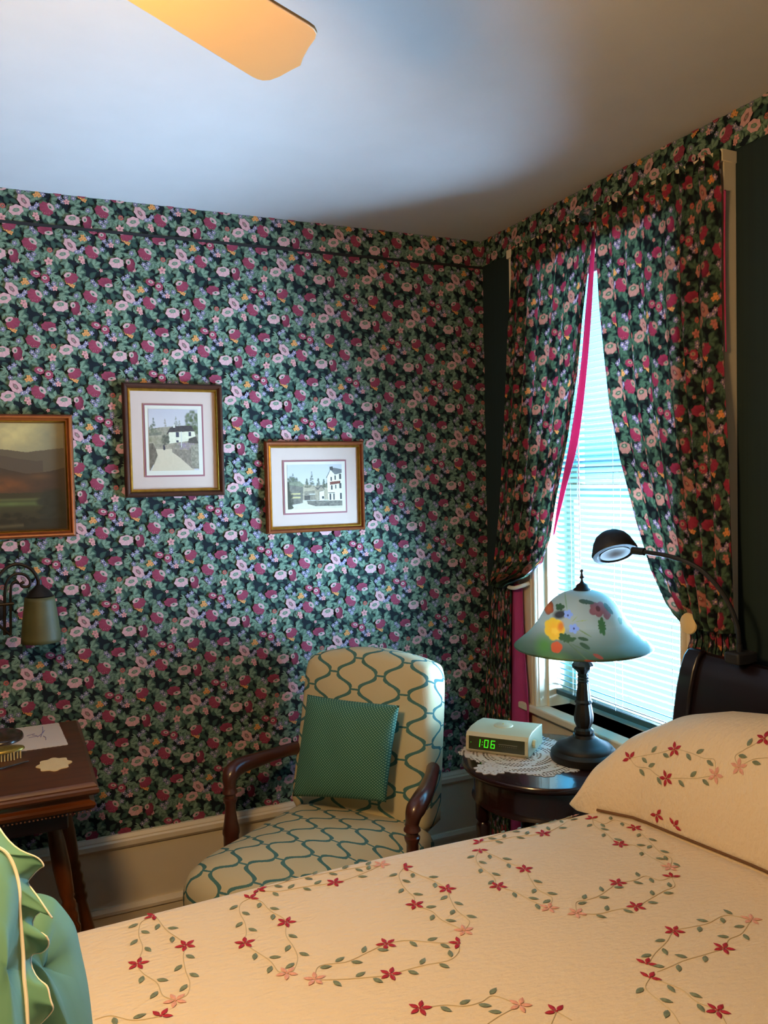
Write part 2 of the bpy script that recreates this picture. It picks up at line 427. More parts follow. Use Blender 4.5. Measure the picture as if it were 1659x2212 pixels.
# woven ogee upholstery: pure shader maths on UV metres
def ogee():
    k = N('ogee_upholstery'); uvn = k.add('ShaderNodeUVMap'); sp = k.add('ShaderNodeSeparateXYZ'); k.link(uvn.outputs[0], sp.inputs[0])
    Px, Py = 0.172, 0.098
    nzx = k.add('ShaderNodeTexNoise'); nzx.inputs['Scale'].default_value = 420; k.link(uvn.outputs[0], nzx.inputs[0])
    jit = k.math('MULTIPLY', k.math('SUBTRACT', nzx.outputs['Fac'], 0.5), 0.0035)
    x = k.math('ADD', sp.outputs[0], jit); y = k.math('ADD', sp.outputs[1], jit)
    fx = k.math('MULTIPLY', k.math('ABSOLUTE', k.math('SUBTRACT', k.math('FRACT', k.math('DIVIDE', k.math('ADD', x, 10*Px), Px)), 0.5)), Px)
    ph = k.math('MULTIPLY', y, 2*pi/Py); c = k.math('COSINE', ph)
    c3 = k.math('MULTIPLY', c, k.math('SUBTRACT', 1.42, k.math('MULTIPLY', k.math('MULTIPLY', c, c), 0.42)))
    Am = Px/4-0.0165
    xl = k.math('MULTIPLY_ADD', c3, Am, Px/4)
    s_ = k.math('ABSOLUTE', k.math('SINE', ph))
    wdt = k.math('MULTIPLY_ADD', k.math('POWER', s_, 1.3), 0.0085, 0.0030)
    line = k.math('LESS_THAN', k.math('ABSOLUTE', k.math('SUBTRACT', fx, xl)), wdt)
    b0 = k.math('MULTIPLY', k.math('GREATER_THAN', c, 0.982), k.math('GREATER_THAN', fx, xl))
    b1 = k.math('MULTIPLY', k.math('LESS_THAN', c, -0.982), k.math('LESS_THAN', fx, xl))
    f = k.math('MAXIMUM', line, k.math('MAXIMUM', b0, b1))
    mx = k.add('ShaderNodeMix', data_type='RGBA'); k.link(f, mx.inputs[0])
    mx.inputs[6].default_value = srgb('#d2c39c')+[1]; mx.inputs[7].default_value = srgb('#4a7472')+[1]
    k.link(mx.outputs[2], k.b.inputs['Base Color']); k.b.inputs['Roughness'].default_value = 0.9; k.b.inputs['Specular IOR Level'].default_value = 0.2
    w1 = k.add('ShaderNodeTexWave'); w1.inputs['Scale'].default_value = 180; k.link(uvn.outputs[0], w1.inputs[0])
    bp = k.add('ShaderNodeBump'); bp.inputs['Strength'].default_value = 0.2; bp.inputs['Distance'].default_value = 0.002; k.link(w1.outputs['Fac'], bp.inputs['Height']); k.link(bp.outputs[0], k.b.inputs['Normal'])
    return k.m
m_ogee = ogee()
def dotfab():
    k = N('dotted_teal_fabric'); uvn = k.add('ShaderNodeUVMap'); mp = k.add('ShaderNodeMapping'); mp.inputs['Rotation'].default_value = (0, 0, .78)
    k.link(uvn.outputs[0], mp.inputs[0]); v = k.add('ShaderNodeTexVoronoi'); v.inputs['Scale'].default_value = 150; v.inputs['Randomness'].default_value = 0.0; k.link(mp.outputs[0], v.inputs[0])
    r = k.add('ShaderNodeValToRGB'); k.link(v.outputs['Distance'], r.inputs[0])
    r.color_ramp.elements[0].position = .22; r.color_ramp.elements[0].color = srgb('#7fa58a')+[1]; r.color_ramp.elements[1].position = .34; r.color_ramp.elements[1].color = srgb('#2f6155')+[1]
    k.link(r.outputs[0], k.b.inputs['Base Color']); k.b.inputs['Roughness'].default_value = .8; k.b.inputs['Specular IOR Level'].default_value = .25
    return k.m
m_dot = dotfab()

# ------------------------------------------------------------------ room shell
struct(mesh('floor', [(XL, YF, 0), (X0, YF, 0), (X0, D, 0), (XL, D, 0)], [(0, 1, 2, 3)], m_floor, smooth=False))
g = G().box(XL-.1, X0+.25, YF-.1, D+.1, CEIL, CEIL+.1); struct(g.build('ceiling', m_ceil, smooth=False))
struct(paper('wall_back', (0, D, 0), (1, 0, 0), (0, 0, 1), (0, -1, 0), XL, X0, 0.30, TR, WALLP, m_paper, off=(0.0, 0.0)+np.array([onY(500+830/4.1475, 650+560/4.1475, D)[0], onY(500+830/4.1475, 650+560/4.1475, D)[2]])))
struct(G().box(XL-.1, X0+.16, D+.002, D+.1, 0, CEIL).build('wall_back_plaster', m_green, smooth=False))
struct(paper('trim_1', (0, D-.0015, 0), (1, 0, 0), (0, 0, 1), (0, -1, 0), XL, X0, TR, CEIL, WALLP, m_paper, off=(0.05, 0.13)))
struct(G().box(XL, X0, D-.007, D, TR-.008, TR+.001).build('trim_2', mat('border_line', '#101014', .8), smooth=False))
# right wall: dark green paper with the window opening
OY0, OY1, OZ0, OZ1 = 1.70, 2.365, 0.70, 2.175
g = G().box(X0, X0+.14, YF-.1, OY0, 0, CEIL).box(X0, X0+.14, OY1, D+.1, 0, CEIL).box(X0, X0+.14, OY0, OY1, 0, OZ0).box(X0, X0+.14, OY0, OY1, OZ1, CEIL)
struct(g.build('wall_right', m_green, smooth=False))
struct(paper('trim_3', (X0-.0015, 0, 0), (0, 1, 0), (0, 0, 1), (-1, 0, 0), YF, D, TR, CEIL, WALLP, m_paper, off=(0.12, 0.13)))
struct(G().box(XL-.1, XL, YF-.1, D+.1, 0, CEIL).build('wall_left', m_green, smooth=False))
struct(G().box(XL-.1, X0+.14, YF-.1, YF, 0, CEIL).build('wall_front', m_green, smooth=False))
g = G().box(XL, X0, D-.022, D, 0, .135)
g.extrude([(D, .13), (D-.028, .13), (D-.028, .14), (D-.020, .152), (D, .152)], 0, XL, X0)
g.box(XL, X0, D-.012, D, .15, .34)
g.extrude([(D, .335), (D-.018, .335), (D-.026, .345), (D-.026, .360), (D-.020, .365), (D-.020, .369), (D-.014, .379), (D, .379)], 0, XL, X0)
struct(g.build('baseboard_back', m_trim, sharp=25))
g = G().box(X0-.022, X0, YF, D-.03, 0, .135).box(X0-.012, X0, YF, D-.03, .13, .34)
g.extrude([(X0, .335), (X0-.018, .335), (X0-.026, .345), (X0-.026, .360), (X0-.014, .379), (X0, .379)], 1, YF, D-.03)
# (extrude along y takes (x,z) pairs)
struct(g.build('baseboard_right', m_trim, sharp=25))
struct(G().box(X0-.012, X0, 1.46, 2.60, .375, .62).build('trim_4', m_trim, smooth=False))

# window_1: casing, sill, apron, sashes, glass
win = bpy.data.objects.new('window_1', None); sc.collection.objects.link(win); win.location = (X0, 2.03, OZ0); win['kind'] = 'structure'
def casing(y0, y1, inner):
    s = 1 if inner > y0 else -1
    a, b = (y0, y1)
    g = G().box(X0-.034, X0, min(a, b), max(a, b), OZ0, 2.29)
    # back band on the outer edge, bead on the inner edge
    oy = y0-s*.0015; g.box(X0-.042, X0, min(oy, oy+s*.022), max(oy, oy+s*.022), OZ0, 2.2885)
    iy = y1; g.tube([(X0-.036, iy-s*.012, OZ0), (X0-.036, iy-s*.012, 2.20)], .009, 10); g.tube([(X0-.034, iy-s*.04, OZ0), (X0-.034, iy-s*.04, 2.20)], .005, 8)
    return g
casing(1.538, OY0, 1.7).build('casing', m_trim, win, bevel=.002)
casing(2.500, OY1, 2.3).build('casing', m_trim, win, bevel=.002)
G().box(X0-.036, X0, 1.5395, 2.4985, 2.178, 2.2880).box(X0-.05, X0, 1.5335, 2.5045, 2.262, 2.292).build('head_casing', m_trim, win, bevel=.002)
G().box(X0-.052, X0+.1, 1.49, 2.475, .672, .70).build('sill', m_trim, win, bevel=.006)
G().box(X0-.022, X0, 1.515, 2.46, .60, .672).build('apron', m_trim, win, bevel=.003)
G().box(X0-.001, X0+.13, OY0-.001, OY0+.012, OZ0, OZ1).box(X0-.001, X0+.13, OY1-.012, OY1+.001, OZ0, OZ1).box(X0+.02, X0+.13, OY0, OY1, OZ1-.012, OZ1).build('jamb', m_trim, win)
g = G(); xs = X0+.085
for z0, z1, x in ((.70, 1.46, xs), (1.42, OZ1-.012, xs+.025)):
    g.box(x, x+.022, OY0+.012, OY0+.05, z0, z1).box(x, x+.022, OY1-.05, OY1-.012, z0, z1).box(x, x+.022, OY0+.05, OY1-.05, z0, z0+.045).box(x, x+.022, OY0+.05, OY1-.05, z1-.04, z1)
g.build('sash', m_trim, win)
k = N('window_glass'); tb = k.add('ShaderNodeBsdfTransparent'); gb = k.add('ShaderNodeBsdfGlossy'); gb.inputs['Roughness'].default_value = .02
mx = k.add('ShaderNodeMixShader'); mx.inputs[0].default_value = 0.05; k.link(tb.outputs[0], mx.inputs[1]); k.link(gb.outputs[0], mx.inputs[2]); k.link(mx.outputs[0], k.out.inputs[0])
mesh('glass', [(xs+.01, OY0+.05, .745), (xs+.01, OY1-.05, .745), (xs+.01, OY1-.05, 1.42), (xs+.01, OY0+.05, 1.42)], [(0, 1, 2, 3)], k.m, win, False)
mesh('glass', [(xs+.035, OY0+.05, 1.465), (xs+.035, OY1-.05, 1.465), (xs+.035, OY1-.05, 2.123), (xs+.035, OY0+.05, 2.123)], [(0, 1, 2, 3)], k.m, win, False)

# ------------------------------------------------------------------ venetian blind
bl = thing('venetian_blind', 'white slatted venetian blind glowing in the window behind the lamp', 'blind', (X0+.035, 2.03, .745))
BX, BY0, BY1 = X0+.035, OY0+.016, OY1-.016
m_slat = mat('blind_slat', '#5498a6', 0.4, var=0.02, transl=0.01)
g = G(); nsl = 70; ztop = 2.125; zb = .775
for i in range(nsl):
    z = zb+(ztop-zb)*i/(nsl-1); a = radians(28); hw = .0125
    pr = []
    for t in (-1, -.5, 0, .5, 1):
        pr.append((BX-t*hw*cos(a), z+t*hw*sin(a)+.0018*(1-t*t)))
    n = len(pr); pr2 = [(x, z_-.0006) for x, z_ in pr][::-1]
    g.extrude(pr+pr2, 1, BY0, BY1)
g.build('slats', m_slat, bl, sharp=60)
G().box(BX-.016, BX+.016, BY0-.002, BY1+.002, 2.135, 2.162).build('headrail', mat('blind_rail', '#8a4a5c', .4), bl, bevel=.003)
G().box(BX-.011, BX+.011, BY0, BY1, .742, .760).build('bottom_rail', mat('blind_bottom', '#2c4a4e', .4), bl, bevel=.003)
for y in (BY0+.075, BY0+.32, BY1-.10):
    G().tube([(BX-.014, y, .76), (BX-.014, y, 2.14)], .0009, 6).tube([(BX+.014, y, .76), (BX+.014, y, 2.14)], .0009, 6).build('ladder_cord', m_white, bl)
G().tube([(BX-.022, BY1-.16, 2.13), (BX-.026, BY1-.16, 1.6), (BX-.024, BY1-.16, 1.15)], .002, 8).build('pull_cord', m_white, bl)

# ------------------------------------------------------------------ curtains
CX_ = 1.623
def edge_tab(px): 
    t = sorted([(onX(u, v, CX_)[2], onX(u, v, CX_)[1]) for u, v in px]); return np.array([a for a, b in t]), np.array([b for a, b in t])
def curtain(name, label, outer, inner, zt, zbot, nf, fabw, seed, soff, mirror):
    zo, yo = edge_tab(outer); zi, yi = edge_tab(inner)
    Z = zt-zbot; nv = int(Z/.0021); nu = int(fabw/.0021)
    u = np.linspace(0, 1, nu)[:, None]; z = np.linspace(zt, zbot, nv)[None, :]
    ye = np.interp(z, zo, yo); yn = np.interp(z, zi, yi)
    wdt = np.abs(ye-yn); top = zt-z
    fold = np.clip((top-.05)/.25, 0, 1)
    rs = np.random.RandomState(seed); ph = rs.uniform(0, 6, 4)
    uu = u+0.012*np.sin(2*pi*u*2.3+ph[0])
    squeeze = np.clip(fabw/np.maximum(wdt, .04)-1, .1, 6)
    amp = np.clip(.0075*squeeze, .006, .020)*(0.5+0.5*fold)
    ang = 2*pi*nf*uu+.8*np.sin(z*1.7+ph[1])*.3
    xoff = amp*(np.sin(ang)+.35*np.sin(2.3*ang*.5+ph[2]+z*2))
    # gathered header: tight ripples above the rod
    hd = np.exp(-((top-.045)/.025)**2); ruf = np.clip(1-top/.05, 0, 1)
    xoff = xoff*(1-.6*hd)+(hd*.003+ruf*.006)*np.sin(2*pi*nf*3.1*u+ph[3])
    lat = .006*np.cos(ang)*fold
    y = ye+(yn-ye)*u+lat; x = CX_-.002+xoff-amp*1.15-hd*.004
    x = np.minimum(x, X0-.050); x = np.where(z+0*u < 1.10, np.maximum(x, 1.6205), x)
    zz = z+0*u+ruf*.008*np.sin(2*pi*nf*2.3*u+ph[1])
    zz = zz-.0
    s = u*fabw*(1 if mirror else -1)+soff+0*z; t = z+0*u
    col = sample(TILE, s, t+.03)
    V = np.stack([x+0*z, y+0*z, zz], -1).reshape(-1, 3)
    f = grid(nu, nv)
    root = thing(name, label, 'curtain', (CX_, float(np.mean([ye[0, 0], yn[0, 0]])), zbot))
    mesh('curtain_panel', V, f, m_curtain, root, True, col=col.reshape(-1, 3))
    return root, V.reshape(nu, nv, 3)
L_out = [(1106, 545), (1107, 600), (1095, 900), (1084, 1100), (1070, 1240), (1060, 1350), (1052, 1480), (1048, 1600), (1046, 1900)]
L_in = [(1282, 460), (1284, 510), (1270, 650), (1256, 800), (1233, 950), (1208, 1080), (1196, 1160), (1180, 1215), (1150, 1245), (1116, 1262), (1108, 1275), (1106, 1400), (1106, 1560), (1104, 1900)]
R_out = [(1560, 330), (1564, 500), (1567, 700), (1574, 850), (1582, 1000), (1586, 1150), (1592, 1300), (1596, 1400), (1600, 1700)]
R_in = [(1288, 455), (1290, 520), (1300, 640), (1312, 760), (1325, 880), (1350, 1000), (1382, 1120), (1418, 1230), (1455, 1300), (1492, 1340), (1496, 1380), (1478, 1450), (1462, 1540), (1450, 1600), (1440, 1800)]
cl, VL = curtain('left_window_curtain', 'dark floral cotton curtain on the corner side of the window, swept back', L_out, L_in, 2.286, .10, 6, .62, 1, .02, True)
cr_, VR = curtain('right_window_curtain', 'dark floral cotton curtain on the bed side of the window, hanging behind the headboard', R_out, R_in, 2.286, .20, 7, .66, 5, .1, False)
cl.name = 'curtain'; cr_.name = 'curtain.001'; cl['group'] = cr_['group'] = 'floral window curtains'
# pink lining: strip turned out along the inner edge, and the lining below the tieback
def strip(px0, px1, x, nm, par, wav=.004):
    a = smoothpath([onX(u, v, x) for u, v in px0], 10); b = smoothpath([onX(u, v, x) for u, v in px1], 10)
    n = len(a); K = 9; V = []
    for i in range(n):
        for j in range(K):
            t = j/(K-1); p = a[i]*(1-t)+b[i]*t; V.append((p[0]+wav*sin(t*2*pi*1.5+i*.05), p[1], p[2]))
    o = mesh(nm, V, grid(n, K), m_lining, par, True)
    s_ = o.modifiers.new('thick', 'SOLIDIFY'); s_.thickness = .0012
    return o
strip([(1280, 500), (1266, 650), (1252, 800), (1230, 950), (1205, 1080), (1194, 1160)], [(1286, 500), (1279, 650), (1268, 800), (1250, 950), (1222, 1060), (1199, 1150)], CX_+.012, 'lining', cl, .002)
strip([(1100, 1262), (1102, 1350), (1102, 1450), (1098, 1560), (1096, 1900)], [(1128, 1262), (1131, 1330), (1137, 1420), (1146, 1560), (1150, 1900)], CX_+.002, 'lining', cl, .007)
strip([(1563, 410), (1562, 500), (1563, 640), (1567, 760)], [(1567, 410), (1566, 500), (1567, 640), (1569, 760)], CX_+.006, 'lining', cr_, .001)
# rod through both headers
rod = G().tube([(CX_+.008, 1.545, 2.241), (CX_+.008, 2.45, 2.241)], .006, 12)
o = rod.build('curtain_rod', m_white); tag(o, 'slim white curtain rod threaded through both floral curtain headers', 'curtain rod')
# holdbacks
p = onX(1116, 1264, CX_)
hb = thing('curtain_holdback', 'white curved holdback catching the curtain nearest the corner', 'curtain holdback', tuple(p), 'curtain holdbacks')
G().tube(smoothpath([(CX_-.012, p[1]+.045, p[2]-.002), (CX_-.022, p[1]+.02, p[2]-.006), (CX_-.024, p[1]-.02, p[2]-.006), (CX_-.012, p[1]-.052, p[2]+.004), (X0-.04, p[1]-.06, p[2]+.012)]), .007, 10).build('hook', m_white, hb)
p = onX(1489, 1347, CX_-.04)
hb2 = thing('curtain_holdback', 'cream round knob holdback catching the curtain above the headboard', 'curtain holdback', tuple(p), 'curtain holdbacks')
RX = [[0, 0, -1], [0, 1, 0], [1, 0, 0]]   # lathe axis z -> -x
G().lathe([(.0, 0), (.018, .0), (.026, .003), (.028, .008), (.026, .012), (.012, .016), (.0, .016)], (p[0]+.006, p[1], p[2]), 32, rot=RX).build('knob', mat('cream_knob', '#e3c489', .4), hb2)
G().tube([(p[0]+.004, p[1], p[2]), (X0-.036, p[1], p[2])], .006, 10).build('stem', m_white, hb2)
# bunched fabric rosette where the two curtains meet
p = onX(1266, 466, CX_-.02); rs = np.random.RandomState(2)
nu, nv = 40, 28; V = []; 
for i in range(nu):
    a = 2*pi*i/(nu-1)
    for j in range(nv):
        b = pi*j/(nv-1); r = .028*(1+.22*sin(5*a+2*sin(3*b))+.15*cos(7*b+a*2)); V.append((p[0]+r*.5*cos(b), p[1]+r*1.1*sin(b)*cos(a), p[2]+r*.6*sin(b)*sin(a)))
V = np.array(V); col = sample(TILE, V[:, 1]*1.0+.1, V[:, 2]+.05)*.6+np.array(srgb('#4a6a7a'))*.25
o = mesh('fabric_rosette', V, grid(nu, nv), m_curtain, smooth=True, col=col); tag(o, 'bunched bluish floral fabric knot where the two curtains meet at the rod', 'rosette')

# ------------------------------------------------------------------ lofted, upholstered slabs
def slab(name, outline, prof, frame, m, parent, sub=1, crown=None, uvoff=(0, 0), close=8):
    """outline: Nx2 (a,b); prof: list of (inset, height); frame: (origin, A, B, Nrm); closes both ends with rings to the centroid"""
    O, A, B, Nn = [np.array(q, float) for q in frame]; P = np.array(outline, float); c = P.mean(0); n = len(P)
    R = np.linalg.norm(P-c, axis=1); V = []; UV = []
    d = (P-c)/R[:, None]
    acc = 0.0; rings = []
    arc = [0.0]
    for k in range(1, len(prof)): arc.append(arc[-1]+math.hypot(prof[k][0]-prof[k-1][0], prof[k][1]-prof[k-1][1]))
    tot = arc[-1]; inl = prof[-1][0]
    for k, (ins, h) in enumerate(prof):
        q = c+d*(R-ins)[:, None]; uvr = c+d*(R-inl+(tot-arc[k]))[:, None]
        rings.append((q, np.full(n, h), uvr))
    q, h, uvr = rings[-1]; hl = prof[-1][1]
    for k in range(1, close+1):
        t = 1-k/close; qq = c+(q-c)*t
        hh = np.full(n, hl)+(crown or 0)*(1-t*t); rings.append((qq, hh, qq))
    for q, h, uvr in rings:
        V.append(O+q[:, :1]*A+q[:, 1:2]*B+h[:, None]*Nn); UV.append(uvr+np.array(uvoff))
    V = np.concatenate(V); UV = np.concatenate(UV); f = []
    for k in range(len(rings)-1):
        for i in range(n): j = (i+1) % n; f.append((k*n+i, k*n+j, (k+1)*n+j, (k+1)*n+i))
    f.append(tuple(range(n))[::-1])
    o = mesh(name, V, f, m, parent, True, uv=UV, sharp=70)
    import bmesh
    bm = bmesh.new(); bm.from_mesh(o.data); bmesh.ops.remove_doubles(bm, verts=bm.verts, dist=1e-5); bmesh.ops.recalc_face_normals(bm, faces=bm.faces); bm.to_mesh(o.data); bm.free()
    return o
def curve_outline(pts, n=6):
    p = [np.array(q, float) for q in pts]; m = len(p); out = []
    for i in range(m):
        a, b, c, d = p[i-1], p[i], p[(i+1) % m], p[(i+2) % m]
        for k in range(n):
            t = k/n; out.append(0.5*((2*b)+(-a+c)*t+(2*a-5*b+4*c-d)*t*t+(-a+3*b-3*c+d)*t**3))
    return out
def cushion(name, corners, T, m, parent=None, n=40, pinch=.08, back=None, puff=.5):
    """four corners BL, BR, TR, TL; bulging T on the front and back; normal = (BR-BL)x(TL-BL)"""
    BL, BR, TRc, TL = [np.array(q, float) for q in corners]; Nn = np.cross(BR-BL, TL-BL); Nn /= np.linalg.norm(Nn)
    W_ = np.linalg.norm(BR-BL); H_ = np.linalg.norm(TL-BL); V = []; UV = []
    for sgn in (1, -1):
        for i in range(n+1):
            for j in range(n+1):
                u, v = i/n*2-1, j/n*2-1
                uu = u*(1-pinch*(1-v*v)*0.35*abs(u)); vv = v*(1-pinch*(1-u*u)*.35*abs(v))
                a, b = (uu+1)/2, (vv+1)/2
                p = BL*(1-a)*(1-b)+BR*a*(1-b)+TRc*a*b+TL*(1-a)*b
                h = (max(0, (1-u*u)*(1-v*v)))**puff
                wr = 1+.05*sin(9*u+3*v)*(1-u*u)
                V.append(p+Nn*sgn*(T*h*wr if sgn > 0 else (T*.7*h))); UV.append((a*W_, b*H_))
    f = np.concatenate([grid(n+1, n+1)[:, ::-1], grid(n+1, n+1)+(n+1)**2])
    o = mesh(name, V, f, m, parent, True, uv=UV)
    import bmesh
    bm = bmesh.new(); bm.from_mesh(o.data); bmesh.ops.remove_doubles(bm, verts=bm.verts, dist=1e-5); bmesh.ops.recalc_face_normals(bm, faces=bm.faces); bm.to_mesh(o.data); bm.free()
    return o

# ------------------------------------------------------------------ armchair
fw = _n([-.80, -.60, 0]); rt = np.array([-fw[1], fw[0], 0]); UP = np.array([0, 0, 1.0])
SC = np.array([1.005, 2.405, 0])            # foot of the back, centre
ch = thing('armchair', 'wooden-armed armchair with cream and teal ogee upholstery in the corner', 'armchair', tuple(SC))
lean = _n(UP*.95-fw*.13); bn = _n(np.cross(rt, lean)); bn = bn*np.sign(bn.dot(fw))
hw = .222
ol = [(-hw-.055, -.09), (hw, -.09), (hw, .10), (hw, .33), (hw-.002, .44), (hw-.03, .472), (-.015, .505), (-hw+.012, .474), (-hw-.022, .44), (-hw-.028, .33), (-hw-.046, .10)]
def dense(pts, n=8):
    out = []
    for i in range(len(pts)):
        a, b = np.array(pts[i], float), np.array(pts[(i+1) % len(pts)], float)
        for k in range(n): out.append(a+(b-a)*k/n)
    return out
def rounded(pts, it=3):
    p = [np.array(q, float) for q in pts]
    for _ in range(it):
        q = []
        for i in range(len(p)): a, b = p[i], p[(i+1) % len(p)]; q += [a*.75+b*.25, a*.25+b*.75]
        p = q
    return p
bo = SC+UP*.455
slab('backrest', dense(rounded(ol, 2), 2), [(.0, -.075), (-.004, -.04), (-.004, 0), (.0, .022), (.010, .036), (.026, .044), (.05, .049)], (bo, rt, lean, bn), m_ogee, ch, crown=.022, uvoff=(.03, .02))
so = SC+UP*.0
sol = [(-.235, -.03), (.235, -.03), (.265, .12), (.290, .36), (.292, .52), (.24, .60), (0, .62), (-.24, .60), (-.280, .52), (-.278, .36), (-.262, .12)]
slab('seat', dense(rounded(sol, 2), 2), [(.012, .255), (.004, .262), (.0, .30), (-.004, .36), (.0, .395), (.014, .425), (.04, .445), (.08, .458)], (so, rt, fw, UP), m_ogee, ch, crown=.028, uvoff=(.01, .03))
def along(s, f_, z): return SC+rt*(s-(.018 if s < 0 else 0))+fw*f_+UP*z
for sg in (-1, 1):
    path = smoothpath([along(sg*.235, .0, .612), along(sg*.258, .06, .614), along(sg*.287, .15, .612), along(sg*.308, .235, .610), along(sg*.309, .275, .592), along(sg*.305, .283, .562)], 7)
    rr = np.interp(np.linspace(0, 1, len(path)), [0, .25, .55, .75, .9, 1], [.021, .02, .026, .027, .021, .0185])
    a = G().tube(path, rr, 14).build('arm', m_chairwood, ch, sharp=60)
    base = along(sg*.305, .283, 0)
    a2 = G().lathe([(.0185, .568), (.019, .555), (.023, .55), (.0235, .545), (.017, .54), (.017, .53), (.022, .527), (.021, .52), (.0165, .51), (.0165, .49), (.021, .455), (.026, .435), (.027, .42), (.024, .412), (.024, .36), (.020, .33), (.012, .325)], base, 24).build('arm_post', m_chairwood, ch, sharp=50)
for sg in (-1, 1):
    for f_, nm in ((.48, 'leg'), (-.02, 'leg')):
        b = along(sg*(.25 if f_ > 0 else .2), f_, 0)
        G().lathe([(.014, 0), (.018, .02), (.014, .04), (.022, .16), (.028, .24), (.028, .27)], b, 20).build(nm, m_chairwood, ch, sharp=50)
# teal cushion on the chair
zc = .49
BLp, BRp = onZ(634, 1722, zc), onZ(836, 1734, zc-.015)
def on_plane(u, v, P0, Nn): d = ray(u, v); return EYE+d*((np.array(P0)-EYE).dot(Nn)/d.dot(Nn))
q0 = bo+bn*.115+lean*.1
mid = along(0, .16, zc)
nb = _n(fw*.93+UP*.22)
TLp = on_plane(664, 1500, bo+bn*.12, bn); TRp = on_plane(863, 1524, bo+bn*.12, bn)
BLp = on_plane(632, 1720, bo+bn*.145, bn); BRp = on_plane(834, 1733, bo+bn*.145, bn)
o = cushion('throw_pillow', [BLp, BRp, TRp, TLp], .055, m_dot, n=36); tag(o, 'square teal dotted throw pillow leaning in the armchair', 'pillow')

# ------------------------------------------------------------------ bed: frame, mattress block, headboard, coverlet
ZB = .68; BYF, BYN, BXF, BXH = 1.645, .12, -.55, 1.52
bed = thing('bed', 'dark wooden sleigh bed with a high curved headboard by the window', 'bed', (.5, .87, 0))
prof = [(1.53, .30), (1.53, .62), (1.532, .80), (1.54, .88), (1.55, .94), (1.563, .99), (1.577, 1.022), (1.59, 1.036), (1.603, 1.040), (1.613, 1.034), (1.617, 1.02), (1.612, 1.007), (1.602, 1.0), (1.594, .985), (1.585, .95), (1.575, .88), (1.572, .80), (1.572, .30)]
hbp = [(x, z) for x, z in prof]
hbd = G().extrude(hbp, 1, .12, 1.60).build('headboard', m_darkmahog, bed, sharp=30, bevel=.003)
def shrink(pr, s, dx=0): c = np.mean(pr, 0); return [(c[0]+(x-c[0])*s+dx, c[1]+(z-c[1])*s) for x, z in pr]
G().extrude([(x-.012, z+.008) if z > .5 else (x-.012, z) for x, z in prof], 1, 1.565, 1.615).build('headboard_post', m_darkmahog, bed, sharp=30, bevel=.006)
for y in (BYF-.06, BYN+.02): G().box(BXF, 1.53, y, y+.04, .22, .40).build('side_rail', m_darkmahog, bed, bevel=.004)
for x in (BXF, 1.54):
    for y in (BYN+.04, BYF-.04): G().box(x-.03, x+.03, y-.03, y+.03, 0, .45).build('leg', m_darkmahog, bed, bevel=.005)
G().box(BXF+.02, 1.50, BYN+.05, BYF-.05, .36, ZB-.05).build('mattress', mat('mattress', '#e8dcc8', .9), bed, bevel=.04, seg=4)

def bed_h(x, y):
    return ZB-.006*np.cos((y-.9)*1.9)*0+.003*np.sin(x*5+y*3)+.004*np.sin(x*2.3-y*4)
def cover_pt(x, s):
    """s: distance across the bed measured from the middle towards the far side; rolls over the edge"""
    ym = (BYF+BYN)/2; half = (BYF-BYN)/2; r = .06
    a = np.abs(s); sg = np.sign(s); flat = half-r
    th = np.clip((a-flat)/r, 0, pi/2); drop = np.maximum(0, a-flat-r*pi/2)
    y = ym+sg*(np.minimum(a, flat)+r*np.sin(th)+.012*np.sin(x*9)*np.minimum(drop*6, 1)*1.0+.02*np.minimum(drop*4, 1))
    z = bed_h(x, np.clip(y, BYN, BYF))-r*(1-np.cos(th))-drop
    return y, z
xs_ = np.linspace(BXF-.02, 1.525, 330); ss = np.linspace(-1.22, 1.22, 420)
XX, SS = np.meshgrid(xs_, ss, indexing='ij'); YY, ZZ = cover_pt(XX, SS)
ym = (BYF+BYN)/2
# tuck crease towards the pillow
V = np.stack([XX, YY, ZZ], -1).reshape(-1, 3)
cv = thing('bedspread', 'cream coverlet embroidered with red flowers and vines covering the bed', 'bedspread', (.5, .87, .3))
o = mesh('coverlet', V, grid(len(xs_), len(ss)), m_quilt, cv, True)
s_ = o.modifiers.new('thick', 'SOLIDIFY'); s_.thickness = .006; s_.offset = -1
# the coverlet folded up and over the pillows
def crease(y): return np.interp(y, [.1, 1.15, 1.22, 1.42, 1.52, 1.60, 1.66], [1.42, 1.39, 1.385, 1.35, 1.335, 1.285, 1.25])
def pil_h(x, y):
    a0 = crease(y); a1 = 1.535; c = (a0+a1)/2+.02; t = np.clip((x-a0)/(a1-a0), -.0, 1)
    H_ = np.interp(y, [.1, .3, 1.1, 1.25, 1.40, 1.50, 1.57, 1.61, 1.64], [.2, .27, .275, .275, .25, .205, .15, .09, .0])
    return ZB+H_*np.clip(np.sin(np.pi*np.clip(t*.62, 0, 1)**.75), 0, 1)**.8
PN, QN = 150, 400
ts = np.linspace(0, 1, PN); yy = np.linspace(.10, 1.665, QN)
TT, YYp = np.meshgrid(ts, yy, indexing='ij')
def pillow_pt(t, y):
    """t 0..1 runs from the tuck under the front, round the front bulge, over the top to the headboard"""
    a0 = crease(y); H_ = np.interp(y, [.1, .3, 1.0, 1.15, 1.30, 1.42, 1.52, 1.59, 1.635, 1.665], [.2, .25, .262, .262, .255, .236, .208, .165, .110, .015])
    ang = pi*(1.13-t*.93)             # from below the front to past the crest
    cx = a0+.155; rx = .165+.0*y
    ex = np.sign(np.cos(ang))*np.abs(np.cos(ang))**.85; ez = np.sign(np.sin(ang))*np.abs(np.sin(ang))**.8
    x = cx+rx*ex; z = ZB+.034*H_/.262+H_*.96*ez
    x = np.minimum(x, 1.528); z = np.maximum(z, ZB-.012)
    return x, y, z
xx, y2, zz = pillow_pt(TT, YYp)
